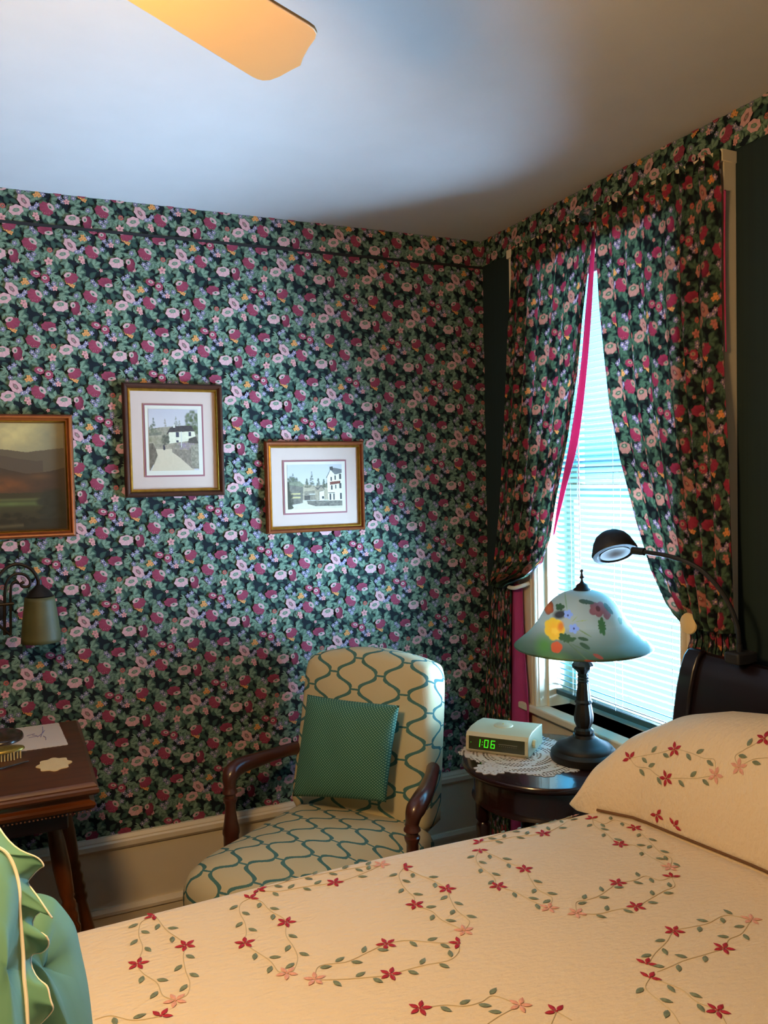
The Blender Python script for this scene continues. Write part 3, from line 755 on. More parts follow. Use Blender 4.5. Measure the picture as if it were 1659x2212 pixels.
# end cap drops down the far side
o = mesh('pillow_fold', np.stack([xx, y2, zz], -1).reshape(-1, 3), grid(PN, QN), m_quilt, cv, True)
s_ = o.modifiers.new('thick', 'SOLIDIFY'); s_.thickness = .006; s_.offset = -1
G().tube([(crease(y)-.013, y, ZB+.004) for y in np.linspace(.15, 1.60, 40)], .0032, 8).build('tuck_seam', mat('brown_piping', '#6b4a2c', .8), cv)

# embroidery: stitched onto the cloth where the vines run
def bed_hit(u, v):
    d = ray(u, v); t = (ZB+.003-CAMH)/d[2]
    for _ in range(6):
        p = EYE+d*t
        ymid = (BYF+BYN)/2; yc = p[1]
        edge = max(0, abs(yc-ymid)-((BYF-BYN)/2-.06)); z = float(bed_h(p[0], min(max(yc, BYN), BYF)))-(.06-sqrt(max(0, .06**2-min(edge, .0599)**2)))
        t += ((z-CAMH)/d[2]-t)*.8
    return EYE+d*t
_pv = np.stack([xx, y2, zz], -1)
_pn = np.cross(np.gradient(_pv, axis=1), np.gradient(_pv, axis=0)); _pn /= np.linalg.norm(_pn, axis=2)[..., None]+1e-9
_pp = _pv-EYE; _cc = _pp@M           # camera coords
_pu = CX+F*_cc[..., 0]/-_cc[..., 2]; _pw = CY-F*_cc[..., 1]/-_cc[..., 2]; _pd = -_cc[..., 2]
def pil_hit(u, v):
    d2 = (_pu-u)**2+(_pw-v)**2; ok = d2 < 36
    if not ok.any(): k = np.unravel_index(np.argmin(d2), d2.shape)
    else:
        m_ = np.where(ok, _pd, 99); k = np.unravel_index(np.argmin(m_+d2*.002), d2.shape)
    n = _pn[k]; n = n*(1 if n.dot(EYE-_pv[k]) > 0 else -1)
    return _pv[k], n
def on_bed(p):
    e = .004; return np.array([0, 0, 1.0]) if p[1] < BYF-.06 else _n([0, (p[1]-(BYF-.06))/.06, sqrt(max(.05, 1-((p[1]-(BYF-.06))/.06)**2))])
class Emb:
    def __init__(s): s.g = {k: G() for k in ('red', 'pale', 'leaf', 'vine')}
    def leafm(s, key, p, d, n, L, W_):
        q = np.cross(n, d); q /= np.linalg.norm(q)+1e-9
        pts = []
        for t, w_ in ((0, 0), (.18, .7), (.42, 1), (.7, .75), (1, 0)): pts.append((t, w_))
        V = [p+d*L*t+q*W_*w_+n*.0015 for t, w_ in pts]+[p+d*L*t-q*W_*w_+n*.0015 for t, w_ in pts[1:-1]][::-1]
        mid = p+d*L*.45+n*.0035
        V2 = V+[mid]; m_ = len(V)
        s.g[key].add(V2, [(i, (i+1) % m_, m_) for i in range(m_)])
    def flower(s, p, n, key, r, rot, part=5):
        a = np.cross(n, [0.3, 1, 0.1]); a /= np.linalg.norm(a); b = np.cross(n, a)
        for k in range(part):
            th = rot+2*pi*k/5; d = a*cos(th)+b*sin(th); s.leafm(key, p+d*r*.12, d, n, r*.95, r*.23)
        s.leafm(key, p-a*r*.14, a, n, r*.28, r*.13)
FL_R = [(401, 2043), (298, 2083), (332, 1979, 3), (539, 1941, 3), (618, 1993), (529, 2038), (558, 1922, 3), (723, 1907), (661, 1889), (835, 2040), (992, 2038, 3), (843, 2105), (873, 1874, 3), (965, 1921), (897, 1955),
        (1037, 1820, 3), (1036, 1836, 3), (1174, 1801), (1104, 1787), (1133, 1878), (1076, 1915), (1280, 1769, 3), (1371, 1789), (1339, 1824), (1451, 1895, 3), (1334, 1908), (1374, 1959),
        (1456, 2012), (1563, 2049), (1396, 2083, 3), (1403, 2113, 3), (1550, 2184), (907, 2179), (1202, 2186, 3), (347, 2196, 3)]
FL_P = [(379, 2162), (620, 2103), (824, 1868), (680, 2116), (1003, 2011), (1236, 1765), (1186, 1962), (1447, 1874), (1246, 1973), (1623, 1987), (1123, 2172), (290, 1977)]
VN = [[(332, 1980), (318, 1985), (303, 1996), (300, 2021), (308, 2048), (298, 2083), (309, 2103), (339, 2124), (352, 2151), (379, 2162)], [(332, 1980), (339, 1983), (360, 2010), (387, 2029), (401, 2043), (396, 2065), (401, 2097), (410, 2124), (404, 2149), (379, 2162)],
      [(539, 1941), (520, 1953), (518, 1972), (529, 1994), (532, 2016), (529, 2038), (550, 2054), (583, 2076), (602, 2100), (620, 2103)], [(539, 1941), (564, 1948), (583, 1967), (610, 1983), (618, 1993), (618, 2021), (634, 2046), (643, 2070), (634, 2097), (620, 2103)],
      [(558, 1920), (595, 1912), (640, 1900), (661, 1889), (740, 1880), (824, 1868)], [(558, 1924), (600, 1926), (660, 1916), (723, 1907), (770, 1893), (824, 1870)],
      [(680, 2116), (690, 2088), (750, 2078), (800, 2055), (835, 2040), (880, 2032), (940, 2037), (992, 2038)], [(680, 2118), (760, 2115), (843, 2107), (870, 2098), (920, 2085), (970, 2075), (990, 2058), (992, 2040)],
      [(873, 1874), (862, 1890), (868, 1910), (880, 1925), (895, 1940), (897, 1955), (932, 1969), (953, 1987), (985, 2003), (1003, 2011)], [(873, 1875), (905, 1890), (940, 1905), (965, 1921), (972, 1940), (985, 1965), (1007, 1983), (1014, 1994), (1003, 2011)],
      [(1037, 1820), (1060, 1808), (1104, 1790), (1150, 1776), (1200, 1768), (1236, 1765)], [(1037, 1820), (1075, 1815), (1110, 1808), (1140, 1805), (1174, 1801), (1210, 1785), (1236, 1767)],
      [(1036, 1836), (1028, 1853), (1035, 1870), (1055, 1885), (1068, 1898), (1076, 1915), (1112, 1927), (1145, 1945), (1186, 1962)], [(1036, 1836), (1070, 1850), (1100, 1865), (1133, 1878), (1145, 1898), (1160, 1920), (1180, 1932), (1193, 1942), (1186, 1962)],
      [(1280, 1769), (1283, 1782), (1297, 1793), (1312, 1803), (1325, 1815), (1339, 1824), (1372, 1827), (1400, 1848), (1447, 1874)], [(1280, 1769), (1305, 1780), (1330, 1772), (1371, 1789), (1400, 1815), (1427, 1843), (1450, 1855), (1447, 1874)],
      [(1246, 1973), (1245, 1950), (1270, 1944), (1295, 1935), (1320, 1918), (1334, 1908), (1372, 1902), (1395, 1893), (1425, 1902), (1451, 1895)], [(1246, 1973), (1290, 1975), (1335, 1965), (1374, 1959), (1400, 1945), (1435, 1925), (1457, 1915), (1451, 1895)],
      [(1623, 1987), (1568, 1978), (1530, 1995), (1495, 2003), (1456, 2012), (1440, 2035), (1415, 2060), (1402, 2080)], [(1623, 1987), (1602, 2017), (1575, 2030), (1563, 2049), (1525, 2062), (1480, 2075), (1445, 2090), (1420, 2100)],
      [(1403, 2113), (1395, 2135), (1420, 2160), (1450, 2185), (1470, 2215)], [(1403, 2113), (1440, 2125), (1475, 2140), (1505, 2165), (1550, 2184), (1570, 2215)],
      [(907, 2179), (960, 2172), (1005, 2174), (1040, 2165), (1067, 2152), (1123, 2172)], [(1123, 2172), (1080, 2195), (1050, 2215)], [(1202, 2186), (1190, 2215)], [(1202, 2186), (1235, 2205)], [(205, 2203), (240, 2195), (290, 2205), (347, 2196)], [(175, 2001), (225, 1992), (290, 1978), (332, 1979)]]
E1 = Emb(); rnd = random.Random(11)
def run_vines(E_, vines, fl, hit):
    for vn in vines:
        P = [hit(*q) for q in vn]
        if hit is hitb: P = [q for q in P if q[0][1] < BYF-.006]
        if len(P) < 2: continue
        pts = smoothpath([p for p, n in P], 10); ns = smoothpath([n for p, n in P], 10)
        E_.g['vine'].tube(pts+ns*.0006, .0008, 5)
        L = np.r_[0, np.cumsum(np.linalg.norm(np.diff(pts, axis=0), axis=1))]; tot = L[-1]; k = 0; s0 = .030
        while s0 < tot-.018:
            i = min(int(np.searchsorted(L, s0)), len(pts)-2); p = pts[i]; n = _n(ns[i])
            if all(np.linalg.norm(p-q) > .022 for q in fl):
                tdir = _n(pts[i+1]-pts[i]); sd = np.cross(n, tdir)*(1 if k % 2 else -1); d = _n(tdir*.75+sd*rnd.uniform(.5, .9))
                E_.leafm('leaf', p+sd*.004, d, n, .021, .0048)
            k += 1; s0 += rnd.uniform(.025, .033)
def hitb(u, v): p = bed_hit(u, v); return p, on_bed(p)
def put(E_, lst, key, hit):
    out = []
    for q in lst:
        p, n = hit(q[0], q[1])
        if hit is hitb and p[1] > BYF-.006: continue
        out.append(p); E_.flower(p, n, key, .0185, rnd.uniform(0, 6), q[2] if len(q) > 2 else 5)
    return out
fl = put(E1, FL_R, 'red', hitb)+put(E1, FL_P, 'pale', hitb)
run_vines(E1, VN, fl, hitb)
PR = [(1456, 1619), (1360, 1637, 3), (1439, 1681), (1651, 1594, 4), (1420, 1757, 4), (1458, 1784, 3)]; PPk = [(1546, 1673), (1595, 1657)]
PV = [[(1360, 1637), (1390, 1632), (1425, 1625), (1456, 1619), (1490, 1627), (1520, 1638), (1545, 1642), (1546, 1673)], [(1360, 1637), (1375, 1655), (1400, 1658), (1420, 1672), (1439, 1681), (1475, 1680), (1500, 1680), (1546, 1673)],
      [(1595, 1657), (1588, 1635), (1605, 1620), (1625, 1610), (1651, 1594)], [(1595, 1657), (1625, 1640), (1657, 1635)]]
fl = put(E1, PR, 'red', pil_hit)+put(E1, PPk, 'pale', pil_hit); run_vines(E1, PV, fl, pil_hit)
for key, nm, m_ in (('red', 'red_flower_stitching', m_red), ('pale', 'pale_flower_stitching', m_palepink), ('leaf', 'leaf_stitching', m_leafth), ('vine', 'vine_stitching', m_vineth)):
    mesh(nm, E1.g[key].v, E1.g[key].f, m_, cv, False)

# ------------------------------------------------------------------ green ruffled pillows at the foot of the bed, near the camera
def blob(name, pts_fn, nu, nv, m, parent): 
    V = [pts_fn(i/(nu-1), j/(nv-1)) for i in range(nu) for j in range(nv)]
    return mesh(name, V, grid(nu, nv), m, parent, True)
gp_y = 1.02
def P_(u, v, y): return onY(u, v, y)
pa = thing('ruffled_pillow', 'sage green pillow with white piping and a ruffled edge, standing at the left', 'pillow', tuple(P_(0, 2150, .98)))
pl = [(-60, 1815), (-20, 1825), (8, 1838), (24, 1858), (36, 1890), (42, 1925), (42, 1960), (46, 2010), (50, 2060), (52, 2110), (57, 2160), (60, 2230), (62, 2330), (62, 2440), (58, 2540)]
qa, qb, qc = P_(60, 2230, .95), P_(-20, 1825, 1.05), P_(-330, 2100, .97)
nva = _n(np.cross(qb-qa, qc-qa)); nva = nva*np.sign(nva.dot(EYE-qa)); Aa = _n(np.cross(nva, [0, 0, 1.0])); Ba = np.cross(nva, Aa); Ba = Ba*np.sign(Ba[2]); 
def down(u, P0, n_, z0):
    v = 2300.0
    while v < 3200 and on_plane(u, v, P0, n_)[2] > z0: v += 4
    return (u, v)
oa = [down(-330, qa, nva, ZB+.035), down(58, qa, nva, ZB+.035)]+[p for p in pl[::-1] if p[1] < 2540]+[(-330, 1800)]
pa2 = [on_plane(u, v, qa, nva)-qa for u, v in oa]; oa2 = [(q.dot(Aa), q.dot(Ba)) for q in pa2]
slab('pillow_body', dense(rounded(oa2, 1), 2), [(.05, -.09), (.02, -.08), (.004, -.05), (.0, -.02), (.0, -.003), (.012, .010), (.04, .024), (.08, .032)], (qa, Aa, Ba, nva), m_sage, pa, crown=.01)
ppath = smoothpath([on_plane(u, v, qa, nva) for u, v in pl], 8)
G().tube(ppath, .0022, 8).build('piping', m_piping, pa)
# ruffle: pleated ribbon from the piping outward with its own piped hem
ro = [(-50, 1770), (5, 1795), (30, 1812), (70, 1860), (75, 1888), (88, 1950), (92, 1985), (84, 2030), (88, 2075), (86, 2110), (92, 2160), (95, 2230), (97, 2330), (95, 2440), (92, 2540)]
opath = smoothpath([on_plane(u, v, qa-nva*.012, nva) for u, v in ro], 8)
NP = len(ppath); K = 12; V = []
for i in range(NP):
    for j in range(K):
        t = j/(K-1); p = ppath[i]*(1-t)+opath[i]*t; a = i*.34+1.3*sin(i*.11+1)+.5*sin(i*.37)
        wob = np.array([.010*sin(a), -.016*sin(a+.6), .004*sin(a*1.7)])*t+np.array([.002, .004, 0])*sin(a*2.3+2)*t*(1-t)*3
        V.append(p+wob)
V = np.array(V); o = mesh('ruffle', V, grid(NP, K), m_sage, pa, True); s_ = o.modifiers.new('t', 'SOLIDIFY'); s_.thickness = .0018
G().tube(V.reshape(NP, K, 3)[:, -1], .0010, 8).build('ruffle_hem', m_piping, pa)
pb = [P_(-200, 2360, 1.06), P_(222, 2330, 1.02), P_(95, 1905, 1.27), P_(-200, 1905, 1.27)]
gpb = thing('plain_pillow', 'plain sage green pillow behind the ruffled one, edge against the bedspread', 'pillow', tuple(P_(100, 2200, 1.1)))
# outline traced as a soft bulging slab
olb = [None, None, (216, 2330), (206, 2212), (196, 2130), (180, 2060), (170, 2010), (155, 1985), (128, 1952), (118, 1944), (95, 1936), (70, 1935), (30, 1945), (-60, 1940), (-220, 1930)]
yb = 1.10
P0b = P_(60, 2120, yb); nbv = _n([.05, -1, .32])
A_ = _n(np.cross([0, 0, 1.0], nbv))*-1; B_ = np.cross(nbv, A_); 
if B_[2] < 0: B_ = -B_
olb[0], olb[1] = down(-220, P0b, nbv, ZB+.04), down(222, P0b, nbv, ZB+.04)
ptsb = [on_plane(u, v, P0b, nbv)-P0b for u, v in olb]; ol2 = [(q.dot(A_), q.dot(B_)) for q in ptsb]
slab('pillow_body', dense(rounded(ol2, 2), 2), [(.05, -.09), (.02, -.075), (.004, -.05), (.0, -.03), (.004, -.012), (.02, .008), (.05, .022), (.09, .03)], (P0b, A_, B_, nbv), m_sage, gpb, crown=.015)

# ------------------------------------------------------------------ round bedside table
TZ = .68; TC = np.array([1.385, 1.975])
bt = thing('bedside_table', 'round dark mahogany bedside table between armchair and bed', 'bedside table', (TC[0], TC[1], 0))
G().lathe([(.0, TZ-.024), (.225, TZ-.024), (.234, TZ-.020), (.240, TZ-.012), (.240, TZ-.006), (.236, TZ-.001), (.230, TZ), (0, TZ)], (*TC, 0), 96).build('table_top', m_mahog, bt, sharp=40)
G().lathe([(.205, TZ-.110), (.212, TZ-.105), (.209, TZ-.098), (.205, TZ-.090), (.205, TZ-.03), (.205, TZ-.024)], (*TC, 0), 72).build('apron', m_mahog, bt, sharp=40)
for k in range(4):
    a = pi/4+k*pi/2+.5; c = (TC[0]+.185*cos(a), TC[1]+.185*sin(a), 0)
    G().lathe([(.011, 0), (.016, .015), (.012, .04), (.015, .15), (.020, .22), (.014, .235), (.020, .25), (.017, .40), (.021, .50), (.015, .51), (.022, .52), (.022, TZ-.03)], c, 20).build('leg', m_mahog, bt, sharp=50)
G().lathe([(0, .20), (.16, .20), (.168, .206), (.168, .212), (.16, .218), (0, .218)], (*TC, 0), 64).build('lower_shelf', m_mahog, bt)

# lace: sheets with real holes
def lace(name, poly, z, m, holes, cell=.0013, th=.0012):
    P = np.array(poly); x0, y0 = P.min(0)-cell; x1, y1 = P.max(0)+cell
    nx, ny = int((x1-x0)/cell), int((y1-y0)/cell)
    gx, gy = np.meshgrid(x0+(np.arange(nx)+.5)*cell, y0+(np.arange(ny)+.5)*cell, indexing='ij')
    ins = np.zeros(gx.shape, bool); n = len(P)
    for i in range(n):
        a, b = P[i], P[(i+1) % n]
        c = ((a[1] > gy) != (b[1] > gy)) & (gx < (b[0]-a[0])*(gy-a[1])/(b[1]-a[1]+1e-12)+a[0]); ins ^= c
    keep = ins & ~holes(gx, gy)
    vx, vy = np.meshgrid(x0+np.arange(nx+1)*cell, y0+np.arange(ny+1)*cell, indexing='ij')
    V = np.stack([vx, vy, np.full(vx.shape, z)], -1).reshape(-1, 3); f = grid(nx+1, ny+1)[keep.reshape(-1)]
    used, inv = np.unique(f, return_inverse=True); f = inv.reshape(-1, 4)
    o = mesh(name, V[used], f, m, smooth=False); s_ = o.modifiers.new('t', 'SOLIDIFY'); s_.thickness = th; s_.offset = 1
    return o
def scal(poly, r=.011, dep=.35):
    """scalloped outline along a closed polygon"""
    P = [np.array(p, float) for p in poly]; out = []; n = len(P)
    area = sum(P[i][0]*P[(i+1) % n][1]-P[(i+1) % n][0]*P[i][1] for i in range(n)); sg = 1 if area > 0 else -1
    for i in range(n):
        a, b = P[i], P[(i+1) % n]; L = np.linalg.norm(b-a); m_ = max(1, round(L/(2*r))); d = (b-a)/L; q = np.array([d[1], -d[0]])*sg
        for k in range(m_):
            for t in np.linspace(0, 1, 8)[:-1]: out.append(a+d*L*(k+t)/m_+q*sin(pi*t)*r*2*dep)
    return out
dc = np.array([1.345, 1.955])
c1, c2_, c3_, c4 = onZ(1250, 1666, TZ)[:2], onZ(992, 1628, TZ)[:2], onZ(1075, 1563, TZ)[:2], onZ(1200, 1601, TZ)[:2]
mids = onZ(1100, 1668, TZ)[:2]; mids2 = onZ(1185, 1678, TZ)[:2]
dpoly = scal([c1, onZ(1214, 1668, TZ)[:2], mids2, mids, onZ(1040, 1648, TZ)[:2], c2_, onZ(1040, 1585, TZ)[:2], c3_, c4], .0115, .3)
dcen = np.mean([c1, c2_, c3_, mids2], 0)
def dh(gx, gy):
    r = np.hypot(gx-dcen[0], gy-dcen[1]); a = np.arctan2(gy-dcen[1], gx-dcen[0])
    k = np.floor(r/.0098); rc = (k+.5)*.0098; nk = np.maximum(6, np.round(2*pi*rc/.0105)); fa = (a*nk/(2*pi)+.5*(k % 2)) % 1-.5
    d = np.hypot(fa*2*pi*rc/nk/(.0042+.0010*np.sin(k*2.1)), (r-rc)/.0037)
    return (d < 1) & (k % 4 != 3) & (np.sin(a*6+k) > -.75)
o = lace('lace_doily', dpoly, TZ+.0004, m_lace, dh, cell=.0012); tag(o, 'large white crocheted lace doily under the clock radio and table lamp', 'doily')
cc = onZ(1060, 1662, TZ)[:2]; pol = [(cc[0]+(.043+.005*cos(10*a))*cos(a), cc[1]+(.043+.005*cos(10*a))*sin(a)) for a in np.linspace(0, 2*pi, 121)[:-1]]
def ch_(gx, gy):
    r = np.hypot(gx-cc[0], gy-cc[1]); a = np.arctan2(gy-cc[1], gx-cc[0]); return (np.abs(r-.022) < .0022) & (np.sin(a*10) > .1) | (np.abs(r-.034) < .0018) & (np.sin(a*20) > .4)
o = lace('lace_coaster', pol, TZ+.0004, m_lace, ch_, cell=.0011, th=.0018); tag(o, 'small round white lace coaster at the front of the bedside table', 'coaster')

# ------------------------------------------------------------------ clock radio
zt = TZ+.0022
fl_, fr_, br_ = onZ(1006, 1624, zt), onZ(1141, 1641, zt), onZ(1182, 1606, zt)
ex = fr_-fl_; Wc = np.linalg.norm(ex); ex /= Wc; ey = np.array([-ex[1], ex[0], 0]); ey = ey*np.sign(ey.dot(br_-fr_)); Dc = .165
Hc = .066
ck = thing('clock_radio', 'ivory digital clock radio with green numerals on the bedside table', 'clock radio', tuple(fl_))
def CK(a, b, c): return fl_+ex*a+ey*b+np.array([0, 0, c])
def ckbox(g_, a0, a1, b0, b1, z0, z1, tb=0.0):
    v = [CK(a, b, z) for a in (a0, a1) for b in (b0, b1) for z in (z0, z1)]
    return g_.add(v, [(0, 1, 3, 2), (4, 6, 7, 5), (0, 4, 5, 1), (2, 3, 7, 6), (0, 2, 6, 4), (1, 5, 7, 3)])
# body: side profile (b,z) swept across the width
pr = [(0.004, .004), (0, .010), (.003, .050), (.012, .060), (.05, .0655), (.11, .064), (Dc, .058), (Dc, .004), (Dc-.01, 0), (.010, 0)]
g_ = G(); n_ = len(pr); V = [CK(a, b, z) for a in (0, Wc) for b, z in pr]
g_.add(V, [tuple(range(n_)), tuple(range(n_, 2*n_))[::-1]]+[(i, i+n_, (i+1) % n_+n_, (i+1) % n_) for i in range(n_)])
g_.build('case', m_clock, ck, sharp=25, bevel=.002)
fz = lambda z: (z-.010)/.040*.003-.0012
V = [CK(.010, fz(.012), .012), CK(Wc-.010, fz(.012), .012), CK(Wc-.010, fz(.050), .050), CK(.010, fz(.050), .050)]
V2 = [p+ey*.004 for p in V]
lens = G().add(V+V2, [(0, 1, 2, 3), (7, 6, 5, 4), (0, 4, 5, 1), (1, 5, 6, 2), (2, 6, 7, 3), (3, 7, 4, 0)]).build('display_window', m_lens, ck, smooth=False)
g_ = G()
def bar(a0, a1, z0, z1, slant=.1):
    f = lambda a, z: CK(a+(z-.03)*slant, fz(z)-.0006, z)
    g_.add([f(a0, z0), f(a1, z0), f(a1, z1), f(a0, z1)], [(0, 1, 2, 3)])
SEG = {'0': 'abcdef', '1': 'bc', '6': 'acdefg'}
def digit(ch_c, a, w_=.0125, z0=.020, z1=.043, t=.0021):
    zm = (z0+z1)/2
    S = dict(a=(a, a+w_, z1-t, z1), d=(a, a+w_, z0, z0+t), g=(a, a+w_, zm-t/2, zm+t/2), f=(a, a+t, zm+.0005, z1), b=(a+w_-t, a+w_, zm+.0005, z1), e=(a, a+t, z0, zm-.0005), c=(a+w_-t, a+w_, z0, zm-.0005))
    for k_ in SEG[ch_c]: bar(*S[k_])
def glow(nm):
    global g_
    g_.build(nm, m_led, lens, smooth=False); g_ = G()
digit('1', .033); glow('numeral'); bar(.0510, .0528, .0265, .0285); bar(.0510, .0528, .0345, .0365); glow('colon')
digit('0', .058); glow('numeral'); digit('6', .078); glow('numeral'); bar(.016, .0175, .031, .0325); glow('alarm_dot')
g_ = G()
f = lambda a, z: CK(a, fz(z)-.0005, z)
g_.add([f(.102, .034), f(.158, .034), f(.158, .0352), f(.102, .0352)], [(0, 1, 2, 3)])
for k_ in range(9): g_.add([f(.104+k_*.0062, .0285), f(.1055+k_*.0062, .0285), f(.1055+k_*.0062, .030), f(.104+k_*.0062, .030)], [(0, 1, 2, 3)])
g_.build('tuning_scale', mat('scale_print', '#8a8668', .5), lens, smooth=False)
kc = CK(Wc, .055, .030); Rk = np.array([ey, np.cross(ex, ey), ex]).T
G().lathe([(0.0, 0), (.012, 0), (.0125, .004), (.011, .009), (0, .0095)], kc, 28, rot=Rk, lobes=14, amp=.03).build('dial', mat('dial_plastic', '#ddd0a4', .4), ck)
V = [CK(Wc*.47, .012, .0615), CK(Wc*.62, .055, .0675), CK(Wc*.47, .10, .0662), CK(Wc*.32, .055, .0672)]
g_ = G(); cbt = CK(Wc*.48, .085, .0630)
g_.lathe([(.0, 0), (.030, 0), (.028, .004), (.022, .0065), (0, .007)], cbt, 32).build('snooze_button', m_clock, ck)
G().lathe([(0, 0), (.0025, 0), (.0022, .0012), (0, .0014)], cbt+np.array([0, 0, .007]), 12).build('alarm_light', mat('amber_dot', '#d8b64a', .3), ck)

# ------------------------------------------------------------------ table lamp
LC = onZ(1262, 1640, TZ); LC[2] = 0; zb_ = TZ+.0022
tl = thing('table_lamp', 'table lamp with a painted floral glass bell shade and dark turned base', 'table lamp', (LC[0], LC[1], zb_))
G().lathe([(0, 0), (.094, 0), (.096, .006), (.095, .020), (.090, .026), (.084, .029), (.083, .034), (.078, .040), (.064, .046), (.050, .052), (.040, .060), (.032, .064), (.030, .072), (0, .072)], (LC[0], LC[1], zb_), 64).build('base', m_bronze, tl, sharp=30)
colm = [(.026, .058), (.027, .066), (.024, .070), (.028, .078), (.027, .086), (.020, .092), (.022, .098), (.0265, .110), (.027, .125), (.024, .145), (.021, .160), (.0250, .166), (.0205, .172), (.019, .19), (.017, .205), (.0165, .218), (.015, .222), (.0172, .226), (.014, .230), (.0168, .234), (.014, .238), (.0165, .242), (.0145, .248), (.020, .256), (.029, .264), (.031, .272), (.026, .280), (.018, .286), (.017, .30), (.016, .35)]
G().lathe(colm, (LC[0], LC[1], zb_), 48, lobes=12, amp=.03).build('column', m_bronze, tl, sharp=30)
zS = zb_+.315
sh = [(.188, .012), (.193, .008), (.195, .012), (.190, .018), (.176, .030), (.158, .045), (.142, .062), (.128, .080), (.116, .100), (.104, .120), (.090, .138), (.074, .152), (.056, .163), (.036, .170), (.022, .173)]
sp = smoothpath([(a, b, 0) for a, b in sh], 14)[:, :2]; n_ = 640
al = np.r_[0, np.cumsum(np.linalg.norm(np.diff(sp, axis=0), axis=1))]
aa = np.linspace(0, 2*pi, n_, endpoint=False)
V = np.stack([LC[0]+sp[:, :1]*np.cos(aa), LC[1]+sp[:, :1]*np.sin(aa), zS+sp[:, 1:]+0*aa], -1)
col = np.zeros(V.shape); hh = (sp[:, 1]-.008)/.165
base_c = np.array(srgb('#959a8c')); rim_c = np.array(srgb('#3c5038')); mixv = np.clip(1.15-hh/.40, 0, 1)**.8
col[:] = base_c*(1-mixv[:, None, None])+rim_c*mixv[:, None, None]
# paint: front faces the camera
toc = math.atan2(-LC[1], -LC[0])
AX = ((aa-toc+pi) % (2*pi)-pi)
SX = np.sin(AX)[None, :]*sp[:, :1]; SZ = sp[:, 1:]+0*aa; front = np.cos(AX)[None, :] > -.05
# screen right is camera right
camr = M[:, 0]; side = np.sign(np.cross([cos(toc), sin(toc)], camr[:2]))
SX = SX*side
def shade_map(px, py): # photo crop (1080..1420 x 1220..1500 scaled 4.88) -> lamp coordinates
    return (px-865)/4.88/757.0, (930-py)/4.88/757.0*.98-.004
def dab(px, py, rx, ry, rot, c, lob=0, amp=.2, soft=.12, edge=None):
    x, z = shade_map(px, py); rx, ry = rx/4.88/757, ry/4.88/757; R = radians(rot)
    dx, dz = SX-x, SZ-z; a = dx*cos(R)+dz*sin(R); b = -dx*sin(R)+dz*cos(R)
    r = np.sqrt((a/rx)**2+(b/ry)**2); th = np.arctan2(b, a)
    if lob: r = r/(1-amp+amp*np.abs(np.cos(th*lob/2)))
    m_ = np.clip((1-r)/soft, 0, 1)*front; cc_ = np.array(srgb(c))
    if edge: cc_ = cc_*np.clip(1-r, 0, 1)[..., None]+np.array(srgb(edge))*np.clip(r, 0, 1)[..., None]
    col[:] = col*(1-m_[..., None])+cc_*m_[..., None]
dab(490, 780, 130, 120, 0, '#4f7a35', soft=.8); dab(620, 860, 160, 70, 0, '#56733f', soft=.9)
dab(700, 350, 8, 80, 10, '#7a8f6a'); dab(640, 480, 90, 50, 20, '#2c2c2c', soft=.5); dab(520, 440, 70, 60, 50, '#c05a2c', 5, .15, edge='#7a3a22')
dab(640, 410, 55, 35, 10, '#2f4a2a', 5, .3); dab(585, 620, 115, 108, 0, '#efa024', 7, .12, edge='#e6b32c'); dab(650, 590, 40, 60, -15, '#d9701f', soft=.6); dab(590, 640, 50, 40, 0, '#f2b93a', 5, .2, soft=.5)
dab(610, 775, 62, 50, 10, '#c9542a', 5, .1); dab(700, 690, 90, 42, -10, '#35502a', 7, .3)
dab(780, 690, 25, 12, 5, '#35502a'); dab(725, 470, 52, 48, 0, '#7d92c4', 5, .35); dab(722, 480, 10, 10, 0, '#3a3a5a'); dab(780, 600, 58, 50, 0, '#7d92c4', 5, .35); dab(780, 600, 10, 10, 0, '#3a3a5a')
dab(860, 525, 60, 4, 8, '#8f9a5a'); dab(790, 510, 40, 4, 45, '#8f9a5a'); dab(890, 640, 75, 6, -28, '#6b7a4a'); dab(870, 690, 55, 16, -10, '#34492f'); dab(885, 750, 58, 20, -25, '#34492f')
dab(820, 800, 150, 5, -35, '#55653f'); dab(860, 775, 130, 4, -20, '#55653f'); dab(935, 878, 62, 15, -12, '#8f4332'); dab(1010, 835, 55, 16, -22, '#8f4332')
dab(1020, 420, 105, 75, -10, '#8a5a5a', 5, .25, edge='#7a4a4c'); dab(1110, 480, 40, 45, 0, '#7d5052', 4, .15); dab(1020, 415, 22, 30, 30, '#5a3030'); dab(900, 350, 90, 22, -8, '#3c4a34', 5, .2); dab(1120, 420, 80, 22, -50, '#3c4a38', 5, .2)
dab(1055, 580, 42, 95, 8, '#3b5c33', 9, .3); dab(1240, 550, 22, 42, 25, '#4a6a4e', 3, .3)
m_shade = vmat('painted_glass', 0.4, transl=0.07, spec=0.4)
shd = mesh('lamp_shade', V.reshape(-1, 3), np.concatenate([np.stack([np.arange(len(sp)-1)[:, None]*n_+np.arange(n_), np.arange(len(sp)-1)[:, None]*n_+(np.arange(n_)+1) % n_, np.arange(1, len(sp))[:, None]*n_+(np.arange(n_)+1) % n_, np.arange(1, len(sp))[:, None]*n_+np.arange(n_)], -1).reshape(-1, 4)]), m_shade, tl, True, col=col.reshape(-1, 3))
G().lathe([(0, .166), (.026, .167), (.025, .174), (.018, .180), (.015, .188), (.008, .192), (.004, .197), (.003, .204), (.008, .208), (.004, .213), (.003, .222), (.005, .226), (.003, .231), (0, .232)], (LC[0], LC[1], zS), 28).build('finial', m_bronze, tl, sharp=40)
G().tube([(LC[0], LC[1], zb_+.34), (LC[0], LC[1], zS+.17)], .004, 8).build('harp_rod', m_bronze, tl)

